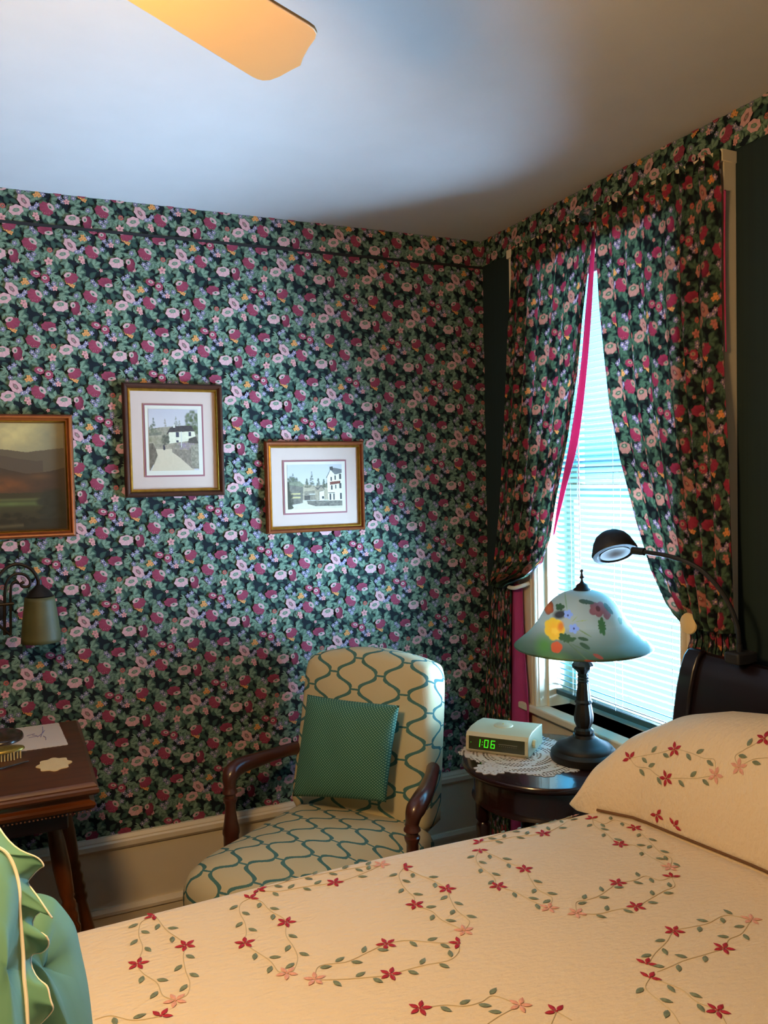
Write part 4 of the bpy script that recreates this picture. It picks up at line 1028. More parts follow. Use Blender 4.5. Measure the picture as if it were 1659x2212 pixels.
# ------------------------------------------------------------------ clip-on reading lamp
pth = [onX(1597, 1392, 1.575), onX(1592, 1350, 1.56), onX(1572, 1300, 1.545), onX(1540, 1255, 1.525), onX(1500, 1222, 1.505), onX(1450, 1203, 1.485), (onX(1392, 1192, 1.465))]
rl = thing('reading_lamp', 'black gooseneck reading lamp rising from the headboard in front of the blind', 'reading lamp', tuple(pth[0]))
G().tube(smoothpath(pth, 8), .0058, 10).build('gooseneck', m_black, rl)
j = pth[-1]; hc = onX(1326, 1186, 1.44)
hd_ax = _n(on_plane(1320, 1140, hc, M[:, 2])-hc+M[:, 2]*-.006)    # dome axis, tipped a little
up_ = _n(np.array([0, 0, 1.0])-M[:, 2]*.60-M[:, 0]*.10); a1 = _n(np.cross([0, 1, 0], up_)); a2 = np.cross(up_, a1); RL = np.array([a1, a2, up_]).T
G().lathe([(0, -.012), (.044, -.012), (.047, -.017), (.058, -.016), (.060, -.008), (.056, .002), (.050, .020), (.040, .036), (.026, .046), (.010, .050), (0, .0505)], hc, 40, rot=RL).build('lamp_head', m_black, rl, sharp=50)
G().lathe([(0, -.0128), (.039, -.0128), (.039, -.0150), (0, -.0150)], hc, 32, rot=RL).build('lens', mat('lamp_lens', '#7d746e', .6), rl)
G().tube([hc+(j-hc)*.62, j], .010, 12).build('swivel', m_black, rl)
cpt = pth[0]
G().box(1.548, 1.612, cpt[1]-.022, cpt[1]+.022, 1.040, 1.068).build('clamp', m_black, rl, bevel=.005)
G().tube([(cpt[0], cpt[1], 1.06), tuple(cpt)], .007, 10).build('clamp_stem', m_black, rl)

# ------------------------------------------------------------------ pictures
class Canvas:
    def __init__(s, nx, ny, c):
        s.nx, s.ny = nx, ny; s.x, s.y = np.meshgrid((np.arange(nx)+.5)/nx, (np.arange(ny)+.5)/ny, indexing='ij')   # y up
        s.img = np.tile(np.array(srgb(c)), (nx, ny, 1)).astype(float); s.r = np.random.RandomState(4)
    def noise(s, fx, fy, seed=0):
        r = np.random.RandomState(seed); g = r.rand(int(fx)+2, int(fy)+2); X, Y = s.x*fx, s.y*fy; i, j = X.astype(int), Y.astype(int); a, b = X-i, Y-j
        a, b = a*a*(3-2*a), b*b*(3-2*b); return g[i, j]*(1-a)*(1-b)+g[i+1, j]*a*(1-b)+g[i, j+1]*(1-a)*b+g[i+1, j+1]*a*b
    def fb(s, f, seed=0): return sum(s.noise(f*2**k, f*2**k, seed+k)/2**k for k in range(4))/1.875
    def mix(s, m, c):
        c = np.array(srgb(c)) if isinstance(c, str) else c; m = np.clip(m, 0, 1)[..., None]; s.img = s.img*(1-m)+c*m
    def poly(s, pts, c, tex=0.0, seed=1):
        ins = np.zeros(s.x.shape, bool); n = len(pts)
        for i in range(n):
            (ax, ay), (bx, by) = pts[i], pts[(i+1) % n]
            ins ^= ((ay > s.y) != (by > s.y)) & (s.x < (bx-ax)*(s.y-ay)/(by-ay+1e-12)+ax)
        cc = np.array(srgb(c))*(1+tex*(s.fb(30, seed)-.5)*2)[..., None]; s.img = np.where(ins[..., None], cc, s.img)
    def blobs(s, x, y, rx, ry, c, n, seed, r0=.012, a=.8):
        r = np.random.RandomState(seed)
        for _ in range(n):
            t, q = r.rand()*6.28, sqrt(r.rand()); px, py = x+rx*q*cos(t), y+ry*q*sin(t); rr = r0*(.5+r.rand())
            d = np.sqrt((s.x-px)**2+((s.y-py)*s.ny/s.nx)**2)/rr; s.mix(np.clip(1.3-d, 0, 1)*a, np.array(srgb(c))*(.7+.6*r.rand()))
    def fir(s, x, y0, h, w_, c, seed, a=.8):
        r = np.random.RandomState(seed)
        for k in range(int(60)):
            t = r.rand(); px = x+(r.rand()-.5)*w_*(1-t)*1.0; py = y0+h*t; d = np.sqrt(((s.x-px)/1.6)**2+((s.y-py)*s.ny/s.nx)**2)/(.008+.008*(1-t)); s.mix(np.clip(1.2-d, 0, 1)*a*.6, np.array(srgb(c))*(.7+.5*r.rand()))
def village_lane():
    c = Canvas(190, 235, '#c8c2c4'); c.mix(c.y*0+.5*c.fb(3, 2), '#d9cfc8'); c.mix(np.clip((c.y-.8)*3, 0, 1)*.5, '#b3b0bb')
    c.poly([(0, .58), (0, .66), (.2, .70), (.5, .72), (.8, .74), (1, .70), (1, .3), (0, .3)], '#98907a', .4)
    for x, h, w_, cl_ in ((.1, .24, .14, '#5d6650'), (.33, .22, .1, '#a59a86'), (.55, .26, .12, '#8a8a70'), (.62, .2, .1, '#9a9680'), (.05, .12, .2, '#6d7058')): c.fir(x, .62, h, w_, cl_, int(x*90), .9)
    c.blobs(.88, .80, .14, .17, '#5f6a45', 120, 5, .028, .6); c.blobs(.93, .66, .1, .08, '#55603f', 50, 6, .02, .6)
    c.poly([(0, .60), (.26, .61), (.26, .44), (0, .42)], '#a79c84', .3); c.poly([(0, .61), (.27, .63), (.25, .58), (0, .565)], '#7d7a68', .3)
    c.poly([(.40, .44), (.40, .62), (.92, .64), (.96, .50)], '#e8e2c4', .1); c.poly([(.34, .57), (.42, .69), (.50, .72), (.86, .735), (.93, .64), (.42, .63)], '#4d4644', .3)
    c.poly([(.49, .70), (.49, .745), (.53, .745), (.53, .70)], '#ded8c8'); 
    for x, y, w_, h in ((.54, .545, .065, .08), (.80, .56, .05, .07), (.545, .46, .05, .035)): c.poly([(x, y), (x, y+h), (x+w_, y+h), (x+w_, y)], '#4c4a55', .3)
    c.poly([(.78, .44), (.80, .52), (.95, .56), (1, .44)], '#5b554c', .4)
    c.blobs(.33, .50, .07, .09, '#5a5a4c', 60, 9, .02, .7); c.blobs(.15, .50, .16, .05, '#8b866a', 40, 8, .02, .5)
    c.poly([(.13, .36), (.28, .42), (.44, .43), (.60, .46), (1, .44), (1, .1), (0, .1)], '#a0937e', .4)
    c.blobs(.75, .40, .2, .05, '#9a8795', 70, 12, .018, .6); c.blobs(.55, .39, .12, .04, '#8d8672', 40, 13, .016, .6)
    c.poly([(.13, .355), (.46, .355), (.50, .30), (.72, .16), (.9, .02), (.9, 0), (.02, 0), (.10, .12), (.17, .25)], '#d3c1a4', .06)
    c.poly([(.46, .355), (.46, .30), (.60, .22), (.86, .03), (1, .03), (1, .40), (.85, .40), (.80, .33), (.62, .34)], '#8c8070', .5, 7); c.poly([(.84, .10), (.84, .42), (1, .42), (1, .02)], '#98907c', .6, 9)
    c.poly([(0, 0), (0, .44), (.08, .45), (.13, .36), (.16, .26), (.10, .14), (.02, .02)], '#6f6556', .6, 3)
    c.poly([(.64, .38), (.645, .64), (.66, .64), (.66, .38)], '#d6d2c6'); c.blobs(.3, .38, .012, .04, '#3a3640', 25, 3, .015, .8)
    return c
def village_street():
    c = Canvas(230, 190, '#cdcbc6'); c.mix(np.clip((c.y-.6)*2, 0, 1)*c.fb(3, 5), '#b8bbc2'); c.mix(np.clip((.75-c.y)*2, 0, 1)*.6, '#d8cdb8')
    c.poly([(0, .5), (.3, .56), (.5, .52), (.7, .55), (.78, .52), (.78, .2), (0, .2)], '#b5a588', .3)
    for x, h, w_, s_ in ((.10, .32, .16, 1), (.17, .24, .12, 2), (.44, .36, .11, 3), (.35, .2, .08, 4), (.56, .2, .08, 5), (.66, .18, .07, 6), (.73, .2, .06, 7)): c.fir(x, .48, h, w_, '#5c5f4a', s_, .9)
    c.blobs(.08, .62, .09, .12, '#5b6048', 60, 21, .022, .6)
    c.poly([(.02, .60), (.22, .63), (.29, .55), (.29, .50), (.04, .55)], '#8a8c72', .3); c.poly([(.04, .54), (.28, .50), (.27, .14), (.06, .10)], '#7b7466', .4)
    for y in (.33, .25): c.poly([(.06, y), (.06, y+.03), (.23, y+.035), (.23, y)], '#cdbd82', .1)
    c.poly([(0, 0), (0, .62), (.03, .6), (.06, .1), (.12, .02)], '#4d4a3c', .5); c.blobs(.05, .2, .05, .2, '#4a4838', 60, 31, .02, .6)
    c.poly([(.3, .40), (.49, .41), (.5, .20), (.3, .20)], '#918672', .4); c.poly([(.30, .20), (.30, .30), (.40, .30), (.40, .2)], '#5a5248', .4); c.poly([(.39, .32), (.39, .34), (.53, .34), (.53, .32)], '#d8d6cc')
    c.poly([(.50, .19), (.50, .50), (.56, .53), (.60, .50), (.66, .42), (.66, .19)], '#a3957c', .4); c.poly([(.48, .50), (.55, .47), (.61, .54), (.67, .45), (.67, .42), (.61, .50), (.55, .42)], '#6a6458', .3)
    c.poly([(.58, .19), (.58, .38), (.66, .40), (.66, .19)], '#e9e6d6'); c.poly([(.62, .22), (.62, .28), (.655, .28), (.655, .22)], '#3c3a3a')
    c.poly([(.735, .17), (.72, .72), (.79, .86), (.87, .80), (1, .84), (1, .15)], '#ece6c8', .05); c.poly([(.705, .70), (.79, .90), (.86, .92), (1, .88), (1, .80), (.87, .76), (.79, .87), (.715, .68)], '#75736f', .3); c.poly([(.775, .88), (.775, .94), (.835, .95), (.835, .86)], '#4c4843', .3)
    for x, y, w_, h in ((.785, .62, .028, .09), (.86, .64, .026, .1), (.95, .66, .035, .12), (.79, .42, .03, .1), (.87, .44, .022, .09), (.95, .45, .035, .12), (.76, .19, .03, .14), (.83, .19, .028, .14), (.955, .2, .035, .14)): c.poly([(x, y), (x, y+h), (x+w_, y+h), (x+w_, y)], '#4a4748', .3)
    c.poly([(.775, .53), (.775, .60), (.97, .62), (.97, .56)], '#7c4434', .3); c.poly([(.735, .34), (.735, .36), (.86, .36), (.86, .34)], '#5a4a40')
    c.poly([(.26, .14), (.34, .19), (.36, .12), (.5, .07), (1, .06), (1, 0), (.05, 0), (.14, .06)], '#d6c8ac', .06); c.poly([(.34, .19), (.36, .11), (.5, .06), (1, .05), (1, .17), (.6, .18)], '#7a7264', .6, 5)
    return c
def mountain_oil():
    c = Canvas(230, 250, '#6e6a52'); n1 = c.fb(4, 3); n2 = c.fb(9, 8)
    c.mix(n1*1.0, '#8d8260'); c.mix(np.clip(1-np.hypot((c.x-.5)*1.6, (c.y-.95)*3), 0, 1)*1.6*n2, '#c9b272'); c.mix(np.clip((c.x-.6)*2, 0, 1)*.6, '#55574c')
    r1 = .80+.02*np.sin(c.x*9)-.05*np.cos((c.x-.9)*7); c.mix((c.y < .72+.05*np.abs(c.x-.75)*3+.02*n2)*1.0, '#4c4436'); c.mix((c.y < .70-.10*np.clip((c.x-.5)*2.2, 0, 1)+.10*np.clip(c.x-.8, 0, 1)*3+.02*n2)*(c.x < .85)*.8, '#40362e')
    c.mix((c.y < .62-.12*np.sin(np.clip((c.x-.45)*3.5, 0, 2.2))+.22*np.clip(c.x-.72, 0, 1)+.015*n2)*1.0, '#2f2620'); c.mix(np.exp(-((c.y-.42)/.07)**2-((c.x-.55)/.22)**2)*n2*1.5, '#6d3d1e'); c.mix(np.exp(-((c.y-.5)/.03)**2-((c.x-.82)/.08)**2)*.7, '#553a24')
    c.mix((c.y < .34+.01*n2)*1.0, '#2c2a1c'); c.mix(np.exp(-((c.y-.285)/.012)**2)*(c.x < .88)*.8, '#4e5230'); c.mix(np.exp(-((c.y-.245)/.022)**2)*(c.x < .84)*n1*1.5, '#5a6a3a'); c.mix(np.exp(-((c.y-.20)/.03)**2)*.5, '#33351f')
    c.blobs(.93, .2, .12, .16, '#20231c', 120, 2, .03, .7); c.blobs(.62, .10, .2, .05, '#1b1c14', 60, 3, .02, .7); c.mix((c.y < .10)*.6, '#1e1b14'); c.mix(np.exp(-((c.y-.035-.05*(c.x-.5))/.015)**2)*(c.x < .7)*.5, '#5a4e34')
    return c
def picture(name, label, x0, x1, z0, z1, fwid, fmat, inner, lip, canvas, img=None, mat_=True, depth=.022, tilt=0.0):
    root = thing(name, label, 'picture', ((x0+x1)/2, D-.01, z0), 'pictures on the floral wall')
    yw = D-.003
    def frame(a0, a1, b0, b1, prof, nm, m):
        # mitred moulding: profile (distance inward, distance from wall)
        v = []; n = len(prof)
        for cx_, cz_, sx, sz in ((a0, b0, 1, 1), (a1, b0, -1, 1), (a1, b1, -1, -1), (a0, b1, 1, -1)):
            for d, h in prof: v.append((cx_+sx*d, yw-h, cz_+sz*d))
        f = [(k*n+i, k*n+(i+1) % n, ((k+1) % 4)*n+(i+1) % n, ((k+1) % 4)*n+i) for k in range(4) for i in range(n)]
        return G().add(v, f).build(nm, m, root, sharp=30)
    w_ = fwid; d = depth
    frame(x0, x1, z0, z1, [(0, 0), (0, d*.7), (w_*.12, d*.9), (w_*.3, d), (w_*.5, d*.97), (w_*.72, d*.78), (w_*.80, d*.62), (w_, d*.6), (w_, 0)], 'frame', fmat)
    L = lip; frame(x0+w_*.86, x1-w_*.86, z0+w_*.86, z1-w_*.86, [(0, 0), (0, d*.66), (L*.35, d*.72), (L*.7, d*.60), (L, d*.42), (L, 0)], 'gilt_slip', m_gold)
    a0, a1, b0, b1 = x0+w_, x1-w_, z0+w_, z1-w_
    G().box(a0, a1, yw-.006, yw, b0, b1).build('mount', m_mat if mat_ else m_framedark, root, smooth=False)
    if mat_:
        i0, i1, j0, j1 = inner
        G().box(i0, i1, yw-.0075, yw-.0062, j0, j1).build('mauve_mount', m_mauve, root, smooth=False)
        bw = .0055; G().box(i0+bw, i1-bw, yw-.0085, yw-.0076, j0+bw, j1-bw).build('print_sheet', mat('sheet', '#cdc5b4', .9, var=.01), root, smooth=False)
    i0, i1, j0, j1 = img; yy_ = yw-(.0092 if mat_ else .0075)
    V = np.stack([i0+(i1-i0)*canvas.x, yy_+0*canvas.x, j0+(j1-j0)*canvas.y], -1).reshape(-1, 3)
    mesh('print_image' if mat_ else 'painting', V, grid(canvas.nx, canvas.ny)[:, ::-1], m_print, root, False, col=canvas.img.reshape(-1, 3)*(.8 if mat_ else 1.0))
    if mat_:
        k = N('picture_glass'); tb = k.add('ShaderNodeBsdfTransparent'); gb = k.add('ShaderNodeBsdfGlossy'); gb.inputs['Roughness'].default_value = .03
        mx = k.add('ShaderNodeMixShader'); mx.inputs[0].default_value = 0.05; k.link(tb.outputs[0], mx.inputs[1]); k.link(gb.outputs[0], mx.inputs[2]); k.link(mx.outputs[0], k.out.inputs[0])
        mesh('glass', [(a0, yw-d*.5, b0), (a1, yw-d*.5, b0), (a1, yw-d*.5, b1), (a0, yw-d*.5, b1)], [(0, 1, 2, 3)], k.m, root, False)
    return root
WX = lambda u, v: (onY(u, v, D-.012)[0], onY(u, v, D-.012)[2])
def rect(pts): q = [WX(*p) for p in pts]; return (q[0][0]+q[3][0])/2, (q[1][0]+q[2][0])/2, (q[2][1]+q[3][1])/2, (q[0][1]+q[1][1])/2
# corners TL, TR, BR, BL in the photograph
def c7(a, b): return (200+a/5.53, 800+b/5.53)
def c8(a, b): return (540+a/5.925, 930+b/5.925)
R1 = rect([c7(350, 155), c7(1535, 165), c7(1580, 1490), c7(385, 1525)])
picture('framed_print', 'dark-framed print of a white cottage up a lane, tallest of the three pictures', *R1, .020, m_framedark, rect([c7(592, 398), c7(1312, 404), c7(1348, 1262), c7(632, 1280)]), .008, village_lane(), img=rect([c7(657, 462), c7(1250, 462), c7(1278, 1192), c7(688, 1207)]))
R2 = rect([c8(180, 135), c8(1440, 140), c8(1468, 1265), c8(215, 1325)])
picture('framed_print', 'copper-framed landscape print of a village street, closest to the window', *R2, .017, m_copper, rect([c8(413, 385), c8(1228, 370), c8(1250, 1045), c8(437, 1085)]), .008, village_street(), img=rect([c8(472, 437), c8(1172, 430), c8(1185, 985), c8(488, 1018)]))
q0, q1 = WX(157, 897), WX(163, 1160)
xr = (q0[0]+q1[0])/2
def c3(a, b): return (a/7.133, 870+b/7.133)
i0_ = WX(*c3(1000, 300)); i1_ = WX(*c3(1030, 1930))
zt_, zb2 = WX(120, 896)[1], WX(120, 1160)[1]
xi = (i0_[0]+i1_[0])/2
picture('framed_painting', 'gold and copper framed dark oil landscape of mountains at the left edge', xr-.46, xr, zb2, zt_, .021, m_copper, None, .006, mountain_oil(), img=(xr-.46+.026, xr-.026, zb2+.026, zt_-.026), mat_=False, depth=.028)

# ------------------------------------------------------------------ side table at the left
SZ_ = .78; sx1 = onZ(214, 1690, SZ_)[0]; sy0 = onZ(214, 1690, SZ_)[1]; sy1 = 2.70; sx0 = sx1-.95
st = thing('side_table', 'walnut side table with a beaded edge and splayed turned legs at the left', 'side table', ((sx0+sx1)/2, (sy0+sy1)/2, 0))
def mould(prof, nm, m, x0, x1, y0, y1):
    v = []; n = len(prof)
    for cx_, cy_, sx, sy in ((x0, y0, -1, -1), (x1, y0, 1, -1), (x1, y1, 1, 1), (x0, y1, -1, 1)):
        for d, h in prof: v.append((cx_+sx*d, cy_+sy*d, h))
    f = [(k*n+i, k*n+(i+1) % n, ((k+1) % 4)*n+(i+1) % n, ((k+1) % 4)*n+i) for k in range(4) for i in range(n-1)]
    f += [tuple(k*n for k in range(4))[::-1], tuple(k*n+n-1 for k in range(4))]
    return G().add(v, f).build(nm, m, st, sharp=30)
mould([(-.012, SZ_-.030), (-.006, SZ_-.030), (0, SZ_-.024), (.0, SZ_-.016), (-.004, SZ_-.012), (-.004, SZ_-.008), (-.008, SZ_-.003), (-.012, SZ_)], 'table_top', m_walnut, sx0, sx1, sy0, sy1)
mould([(-.026, SZ_-.070), (-.020, SZ_-.070), (-.012, SZ_-.064), (-.008, SZ_-.056), (-.010, SZ_-.050), (-.020, SZ_-.046), (-.024, SZ_-.034), (-.020, SZ_-.029)], 'apron', mat('polished_walnut', '#5a2c10', .22, var=.3, scale=6, stretch=(1, 7, 7), coat=.4), sx0, sx1, sy0, sy1)
g = G(); nb_ = 100
for i in range(nb_):
    x = sx1-.020-i*.0092; g.lathe([(0, -.0026), (.0022, -.0016), (.0028, 0), (.0022, .0016), (0, .0026)], (x, sy0+.019, SZ_-.0735), 8)
g.build('bead_moulding', m_walnut, st, sharp=60)
G().box(sx0+.05, sx1-.07, sy0+.05, sy1-.05, SZ_-.12, SZ_-.068).build('underframe', m_darkmahog, st, bevel=.004)
def tleg(top, bot, sc=1.0):
    top, bot = np.array(top, float), np.array(bot, float); ax = _n(top-bot); Lh = np.linalg.norm(top-bot); a = _n(np.cross([0, 1, 0], ax)); b = np.cross(ax, a)
    pr = [(.018, 0), (.028, .01), (.030, .03), (.020, .045), (.022, .06), (.032, .12), (.034, .17), (.026, .24), (.022, .28), (.030, .29), (.031, .30), (.023, .31), (.029, .32), (.031, .33), (.024, .345), (.029, .355), (.030, .365), (.023, .38), (.029, .39), (.030, .40), (.024, .41), (.031, .43), (.036, .50), (.034, .57), (.028, .62), (.030, .64), (.030, .70)]
    pr = [(r*sc*1.0, z/.70*Lh) for r, z in pr]
    G().lathe(pr, bot, 28, rot=np.array([a, b, ax]).T).build('leg', m_legwood, st, sharp=50)
lt, lb = onY(105, 1730, 2.33), onY(160, 2010, 2.33)
k_ = (lb-lt)/(lt[2]-lb[2])
top = lt+k_*(lt[2]-(SZ_-.10)); bot = lt+k_*(lt[2]-0.0)
tleg(top, bot, .62)
t2 = top+np.array([.025, .22, 0]); b2_ = bot+np.array([.035, .25, 0]); tleg(t2, b2_, .62)
for dy in (0, .24): tleg((top[0]-.62, top[1]+dy, top[2]), (bot[0]-.80, bot[1]+dy, 0), .62)
mz = .26; ma = lt+k_*(lt[2]-mz)
G().tube([(ma[0]-.6, ma[1], mz-.02), (ma[0], ma[1], mz)], .014, 12).build('stretcher', m_legwood, st)
# linen mat, coaster, hand mirror, brush, comb
lp = [onZ(124, 1556, SZ_)[:2], onZ(146, 1609, SZ_)[:2], onZ(40, 1624, SZ_)[:2], onZ(-90, 1640, SZ_)[:2], onZ(-90, 1585, SZ_)[:2]]
lp[0][1] = min(lp[0][1], sy1-.02); lp[4][1] = min(lp[4][1], sy1-.02)
lc = np.mean(lp, 0)
o = lace('linen_mat', scal(lp, .006, .15), SZ_+.0003, mat('linen', '#d9cdc4', .95, var=.02, bump=.4, bscale=400), lambda gx, gy: gx > 99, cell=.0015); tag(o, 'white embroidered linen mat with a scalloped edge on the side table', 'table mat')
g = G(); mc = onZ(80, 1588, SZ_)
for (a, b), (c_, d_) in (((58, 1590), (75, 1585)), ((62, 1594), (84, 1590)), ((84, 1590), (96, 1578)), ((88, 1592), (92, 1570)), ((94, 1590), (99, 1598)), ((70, 1588), (82, 1592))):
    p0_, p1_ = onZ(a, b, SZ_+.0022), onZ(c_, d_, SZ_+.0022); g.tube([p0_, (p0_+p1_)/2+np.array([.003, .003, 0]), p1_], .0012, 5)
g.build('embroidery', mat('grey_violet_thread', '#8d84a0', .8), o)
cc2 = onZ(117, 1652, SZ_)[:2]
pol = [(cc2[0]+(.040+.004*cos(8*a))*cos(a), cc2[1]+(.052+.004*cos(8*a))*sin(a)) for a in np.linspace(0, 2*pi, 121)[:-1]]
o = lace('lace_coaster', pol, SZ_+.0003, m_cream, lambda gx, gy: gx > 99, cell=.0012, th=.0016); tag(o, 'cream scalloped coaster near the front corner of the side table', 'coaster')
def ell(cx_, cy_, z, a, b, h, nm, m, par=None, rot=0.0, dome=.4):
    V = []; n = 48; pr = [(0, 0), (1, 0), (1.0, .35), (.96, .75), (.85, 1.0), (.5, 1+dome*.6), (0, 1+dome)]
    for r, t in pr:
        for i in range(n):
            q = 2*pi*i/n; x, y = a*r*cos(q), b*r*sin(q); V.append((cx_+x*cos(rot)-y*sin(rot), cy_+x*sin(rot)+y*cos(rot), z+h*t))
    f = [(k*n+i, k*n+(i+1) % n, (k+1)*n+(i+1) % n, (k+1)*n+i) for k in range(len(pr)-1) for i in range(n)]
    return G().add(V, f).build(nm, m, par, sharp=60)
mp_ = onZ(2, 1598, SZ_)
o = ell(mp_[0], mp_[1], SZ_+.002, .060, .075, .014, 'hand_mirror', mat('tortoise', '#35261a', .25, var=.3, scale=20)); tag(o, 'dark oval hand mirror lying on the linen mat', 'hand mirror')
bp_ = onZ(12, 1640, SZ_)
br = thing('hairbrush', 'gold-backed hairbrush with pale bristles lying behind the comb', 'hairbrush', (bp_[0], bp_[1], SZ_), None)
bxc, byc = bp_[0]-.01, bp_[1]
m_brass = mat('old_brass', '#9a8038', .35, metal=.7, var=.35, scale=80)
ell(bxc, byc, SZ_+.022, .058, .028, .008, 'brush_back', m_brass, br, rot=.1)
g = G(); rb = random.Random(3)
for i in range(13):
    for j in range(5):
        x = bxc-.046+i*.0077; y = byc-.020+j*.010
        if ((x-bxc)/.054)**2+((y-byc)/.026)**2 < 1: g.tube([(x, y, SZ_+.0005), (x+rb.uniform(-.001, .001), y, SZ_+.023)], [.0018, .0026], 6)
g.build('bristles', mat('bristle', '#c9b27c', .8), br)
c_a, c_b = onZ(-40, 1672, SZ_+.003), onZ(62, 1644, SZ_+.003)
g = G().tube([c_a, (c_a+c_b)/2, c_b], [.0035, .003, .0015], 8); o = g.build('metal_comb', mat('silver', '#8f8f96', .25, metal=.9)); tag(o, 'slim silver comb handle lying in front of the hairbrush', 'comb')

# ------------------------------------------------------------------ wall sconce
SY = 2.63
sc_ = thing('wall_sconce', 'bronze scroll-arm wall sconce with an olive bell shade at the left', 'wall lamp', tuple(onY(-15, 1330, D)))
def S_(u, v): return onY(u, v, SY)
cxs = S_(86, 1262)
k757 = (SY*1.09)/F
def s_prof(lst, vbase): return [(r, z) for r, z in lst]
zc0 = S_(86, 1262)[2]; z_cap = S_(84, 1289)[2]; z_bot = S_(91, 1386)[2]; xc = (S_(84, 1289)[0]+S_(91, 1386)[0])/2
rtop = (S_(116, 1290)[0]-S_(53, 1290)[0])/2; rbot = (S_(132, 1386)[0]-S_(47, 1386)[0])/2
n_ = 12; pr = [(rtop*.98+(rbot-rtop*.98)*(t**1.3)+.002*sin(t*3.1), z_cap+(z_bot-z_cap)*t) for t in np.linspace(0, 1, n_)]
m_sh = mat('olive_parchment', '#4b4a2a', .6, var=.2, scale=14, transl=.1)
o = mesh('shade', *(lambda v, f: (v, f))([(xc+r*cos(a), SY+r*sin(a), z) for r, z in pr for a in np.linspace(0, 2*pi, 49)[:-1]], [(k*48+i, k*48+(i+1) % 48, (k+1)*48+(i+1) % 48, (k+1)*48+i) for k in range(n_-1) for i in range(48)]), m_sh, sc_, True)
s_ = o.modifiers.new('t', 'SOLIDIFY'); s_.thickness = .0025
G().lathe([(rtop*.88, z_cap-.002), (rtop*.95, z_cap+.003), (rtop*.75, z_cap+.016), (rtop*.42, z_cap+.027), (.008, z_cap+.036), (.007, z_cap+.05), (0, z_cap+.05)], (xc, SY, 0), 36).build('cap', m_bronze, sc_)
def flat(pts): return [S_(u, v) for u, v in pts]
G().tube(smoothpath(flat([(84, 1266), (80, 1248), (68, 1230), (48, 1220), (28, 1220), (8, 1232), (-8, 1256), (-16, 1290)]), 8), .0052, 10).build('arm', m_bronze, sc_)
G().tube(smoothpath(flat([(10, 1372), (10, 1320), (11, 1275), (18, 1252), (34, 1240), (54, 1242), (65, 1255), (62, 1266), (50, 1268), (45, 1262), (52, 1257)]), 8), [*np.linspace(.0045, .004, 70), *np.linspace(.004, .005, 11)], 10).build('scroll', m_bronze, sc_)
G().tube(smoothpath(flat([(23, 1372), (23, 1320), (23, 1280), (26, 1262), (36, 1255)]), 8), .004, 10).build('scroll', m_bronze, sc_)
pw_ = S_(-10, 1330)
G().tube([(pw_[0]-.02, SY, S_(0, 1306)[2]), (S_(30, 1306)[0], SY, S_(0, 1306)[2])], .005, 10).build('collar', m_bronze, sc_)
G().tube([(pw_[0], D-.004, pw_[2]), (pw_[0], SY, pw_[2])], .007, 10).tube([(pw_[0], SY, pw_[2]-.02), (pw_[0], SY, S_(-16, 1290)[2])], .006, 10).tube([(pw_[0], SY, pw_[2]-.02), (S_(23, 1370)[0], SY, S_(23, 1372)[2])], .004, 8).build('bracket', m_bronze, sc_)
ell(pw_[0], 0, 0, .03, .07, .012, 'tmp', m_bronze) if False else None
G().lathe([(0, 0), (.036, 0), (.034, .006), (.022, .012), (0, .014)], (pw_[0], D, pw_[2]), 36, rot=[[1, 0, 0], [0, 0, -1], [0, 1, 0]]).build('wall_plate', m_bronze, sc_)

# ------------------------------------------------------------------ ceiling fan
FC = np.array([-.10, .95]); FZ = 2.15
cf = thing('ceiling_fan', 'ceiling fan with cream blades, one blade tip showing at the top', 'ceiling fan', (FC[0], FC[1], CEIL))
t_in = (onZ(280, 0, FZ)+onZ(585, 0, FZ))/2; e1, e2 = onZ(545, 168, FZ), onZ(684, 72, FZ); tipm = onZ(636, 130, FZ)
bd = _n((onZ(560, 170, FZ)-onZ(280, 0, FZ))[:2]); bq = np.array([-bd[1], bd[0]])
tip = (onZ(650, 138, FZ))[:2]; L_b = (tip).dot(bd)
e1s, e2s = e1[:2].dot(bq), e2[:2].dot(bq); mids_ = (e1s+e2s)/2; hwb = abs(e1s-e2s)/2
root_pt = bd*(L_b-.66)+bq*mids_
FC = root_pt
BL_ = []
for u_, v_ in [(280, 0), (545, 163), (556, 168), (568, 171), (584, 170), (605, 162), (630, 148), (650, 138), (656, 121), (668, 99), (682, 80), (685, 69), (680, 59), (668, 50), (585, 0)]:
    q_ = onZ(u_, v_, FZ)[:2]-FC; BL_.append((q_.dot(bd), q_.dot(bq)))
cf.location = (FC[0], FC[1], CEIL)
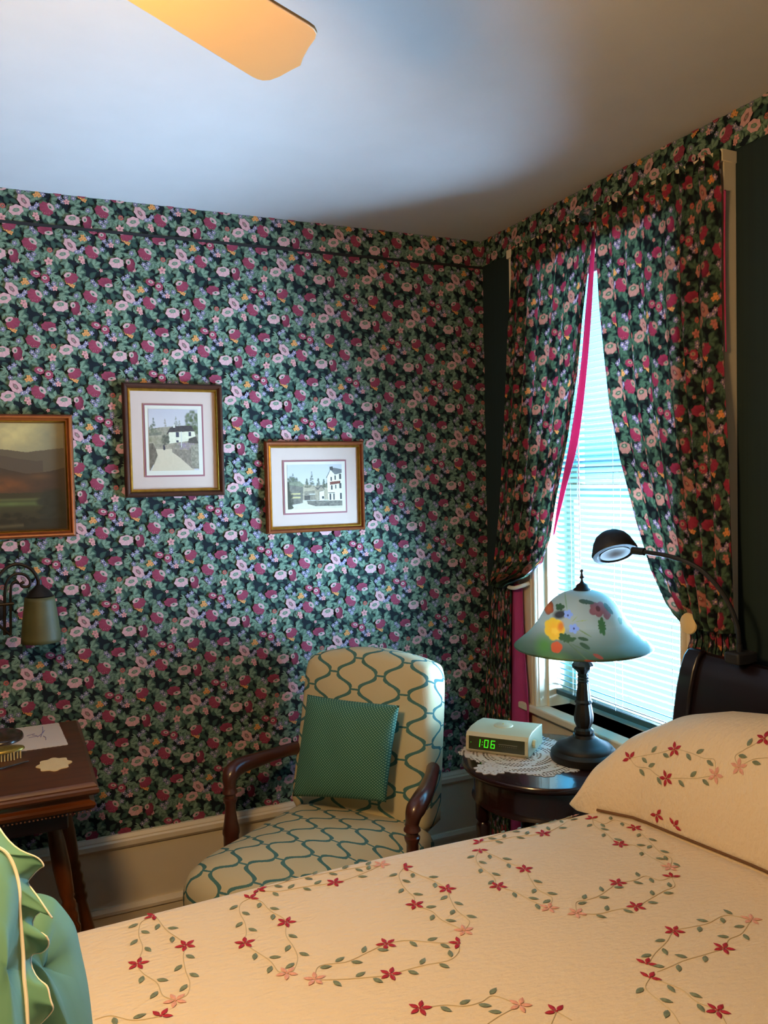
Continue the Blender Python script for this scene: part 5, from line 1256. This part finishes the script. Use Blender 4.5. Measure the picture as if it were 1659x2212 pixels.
G().lathe([(0, CEIL), (.07, CEIL), (.075, CEIL-.02), (.05, CEIL-.05), (.015, CEIL-.06), (.015, FZ+.09), (.06, FZ+.085), (.10, FZ+.06), (.11, FZ+.02), (.10, FZ-.01), (.05, FZ-.03), (.05, FZ-.06), (0, FZ-.06)], (FC[0], FC[1], 0), 40).build('motor', m_bronze, cf)
for k in range(5):
    th = math.atan2(bd[1], bd[0])+k*2*pi/5; d = np.array([cos(th), sin(th)]); q = np.array([-d[1], d[0]])
    # outline of one blade: straight sides, ogee tip
    w0, w1 = hwb*.78, hwb
    o1 = [(.14, BL_[0][1]*.85)]+BL_+[(.14, BL_[-1][1]*.85)]
    V = []
    for zz_ in (-.003, .003):
        for r, s in o1: V.append((FC[0]+d[0]*r+q[0]*s, FC[1]+d[1]*r+q[1]*s, FZ+zz_))
    n_ = len(o1)
    b_ = G().add(V, [tuple(range(n_))[::-1], tuple(range(n_, 2*n_))]+[(i, (i+1) % n_, (i+1) % n_+n_, i+n_) for i in range(n_)]).build('blade', m_fan, cf, sharp=40, bevel=.0015)
    G().add([(FC[0]+d[0]*r+q[0]*s, FC[1]+d[1]*r+q[1]*s, FZ-.006+zz_) for zz_ in (-.003, .003) for r, s in ((.08, -.015), (.2, -.03), (.22, 0), (.2, .03), (.08, .015))], [(0, 1, 2, 3, 4), (9, 8, 7, 6, 5)]+[(i, (i+1) % 5, (i+1) % 5+5, i+5) for i in range(5)]).build('blade_iron', m_bronze, b_)
for k in range(3):
    th = k*2*pi/3; c_ = np.array([FC[0]+.07*cos(th), FC[1]+.07*sin(th), FZ-.10])
    G().tube([(FC[0], FC[1], FZ-.05), (FC[0]+.05*cos(th), FC[1]+.05*sin(th), FZ-.045), tuple(c_+[0, 0, .045])], .008, 8).build('light_arm', m_bronze, cf)
    G().lathe([(.015, .045), (.022, .035), (.034, .01), (.040, -.02), (.045, -.04)], c_, 24).build('glass_shade', m_glassw, cf)
for o_ in sc.objects:
    if o_.type == 'LIGHT' and o_.name == 'fan_bulb_light': o_.location = (FC[0], FC[1], FZ-.21)
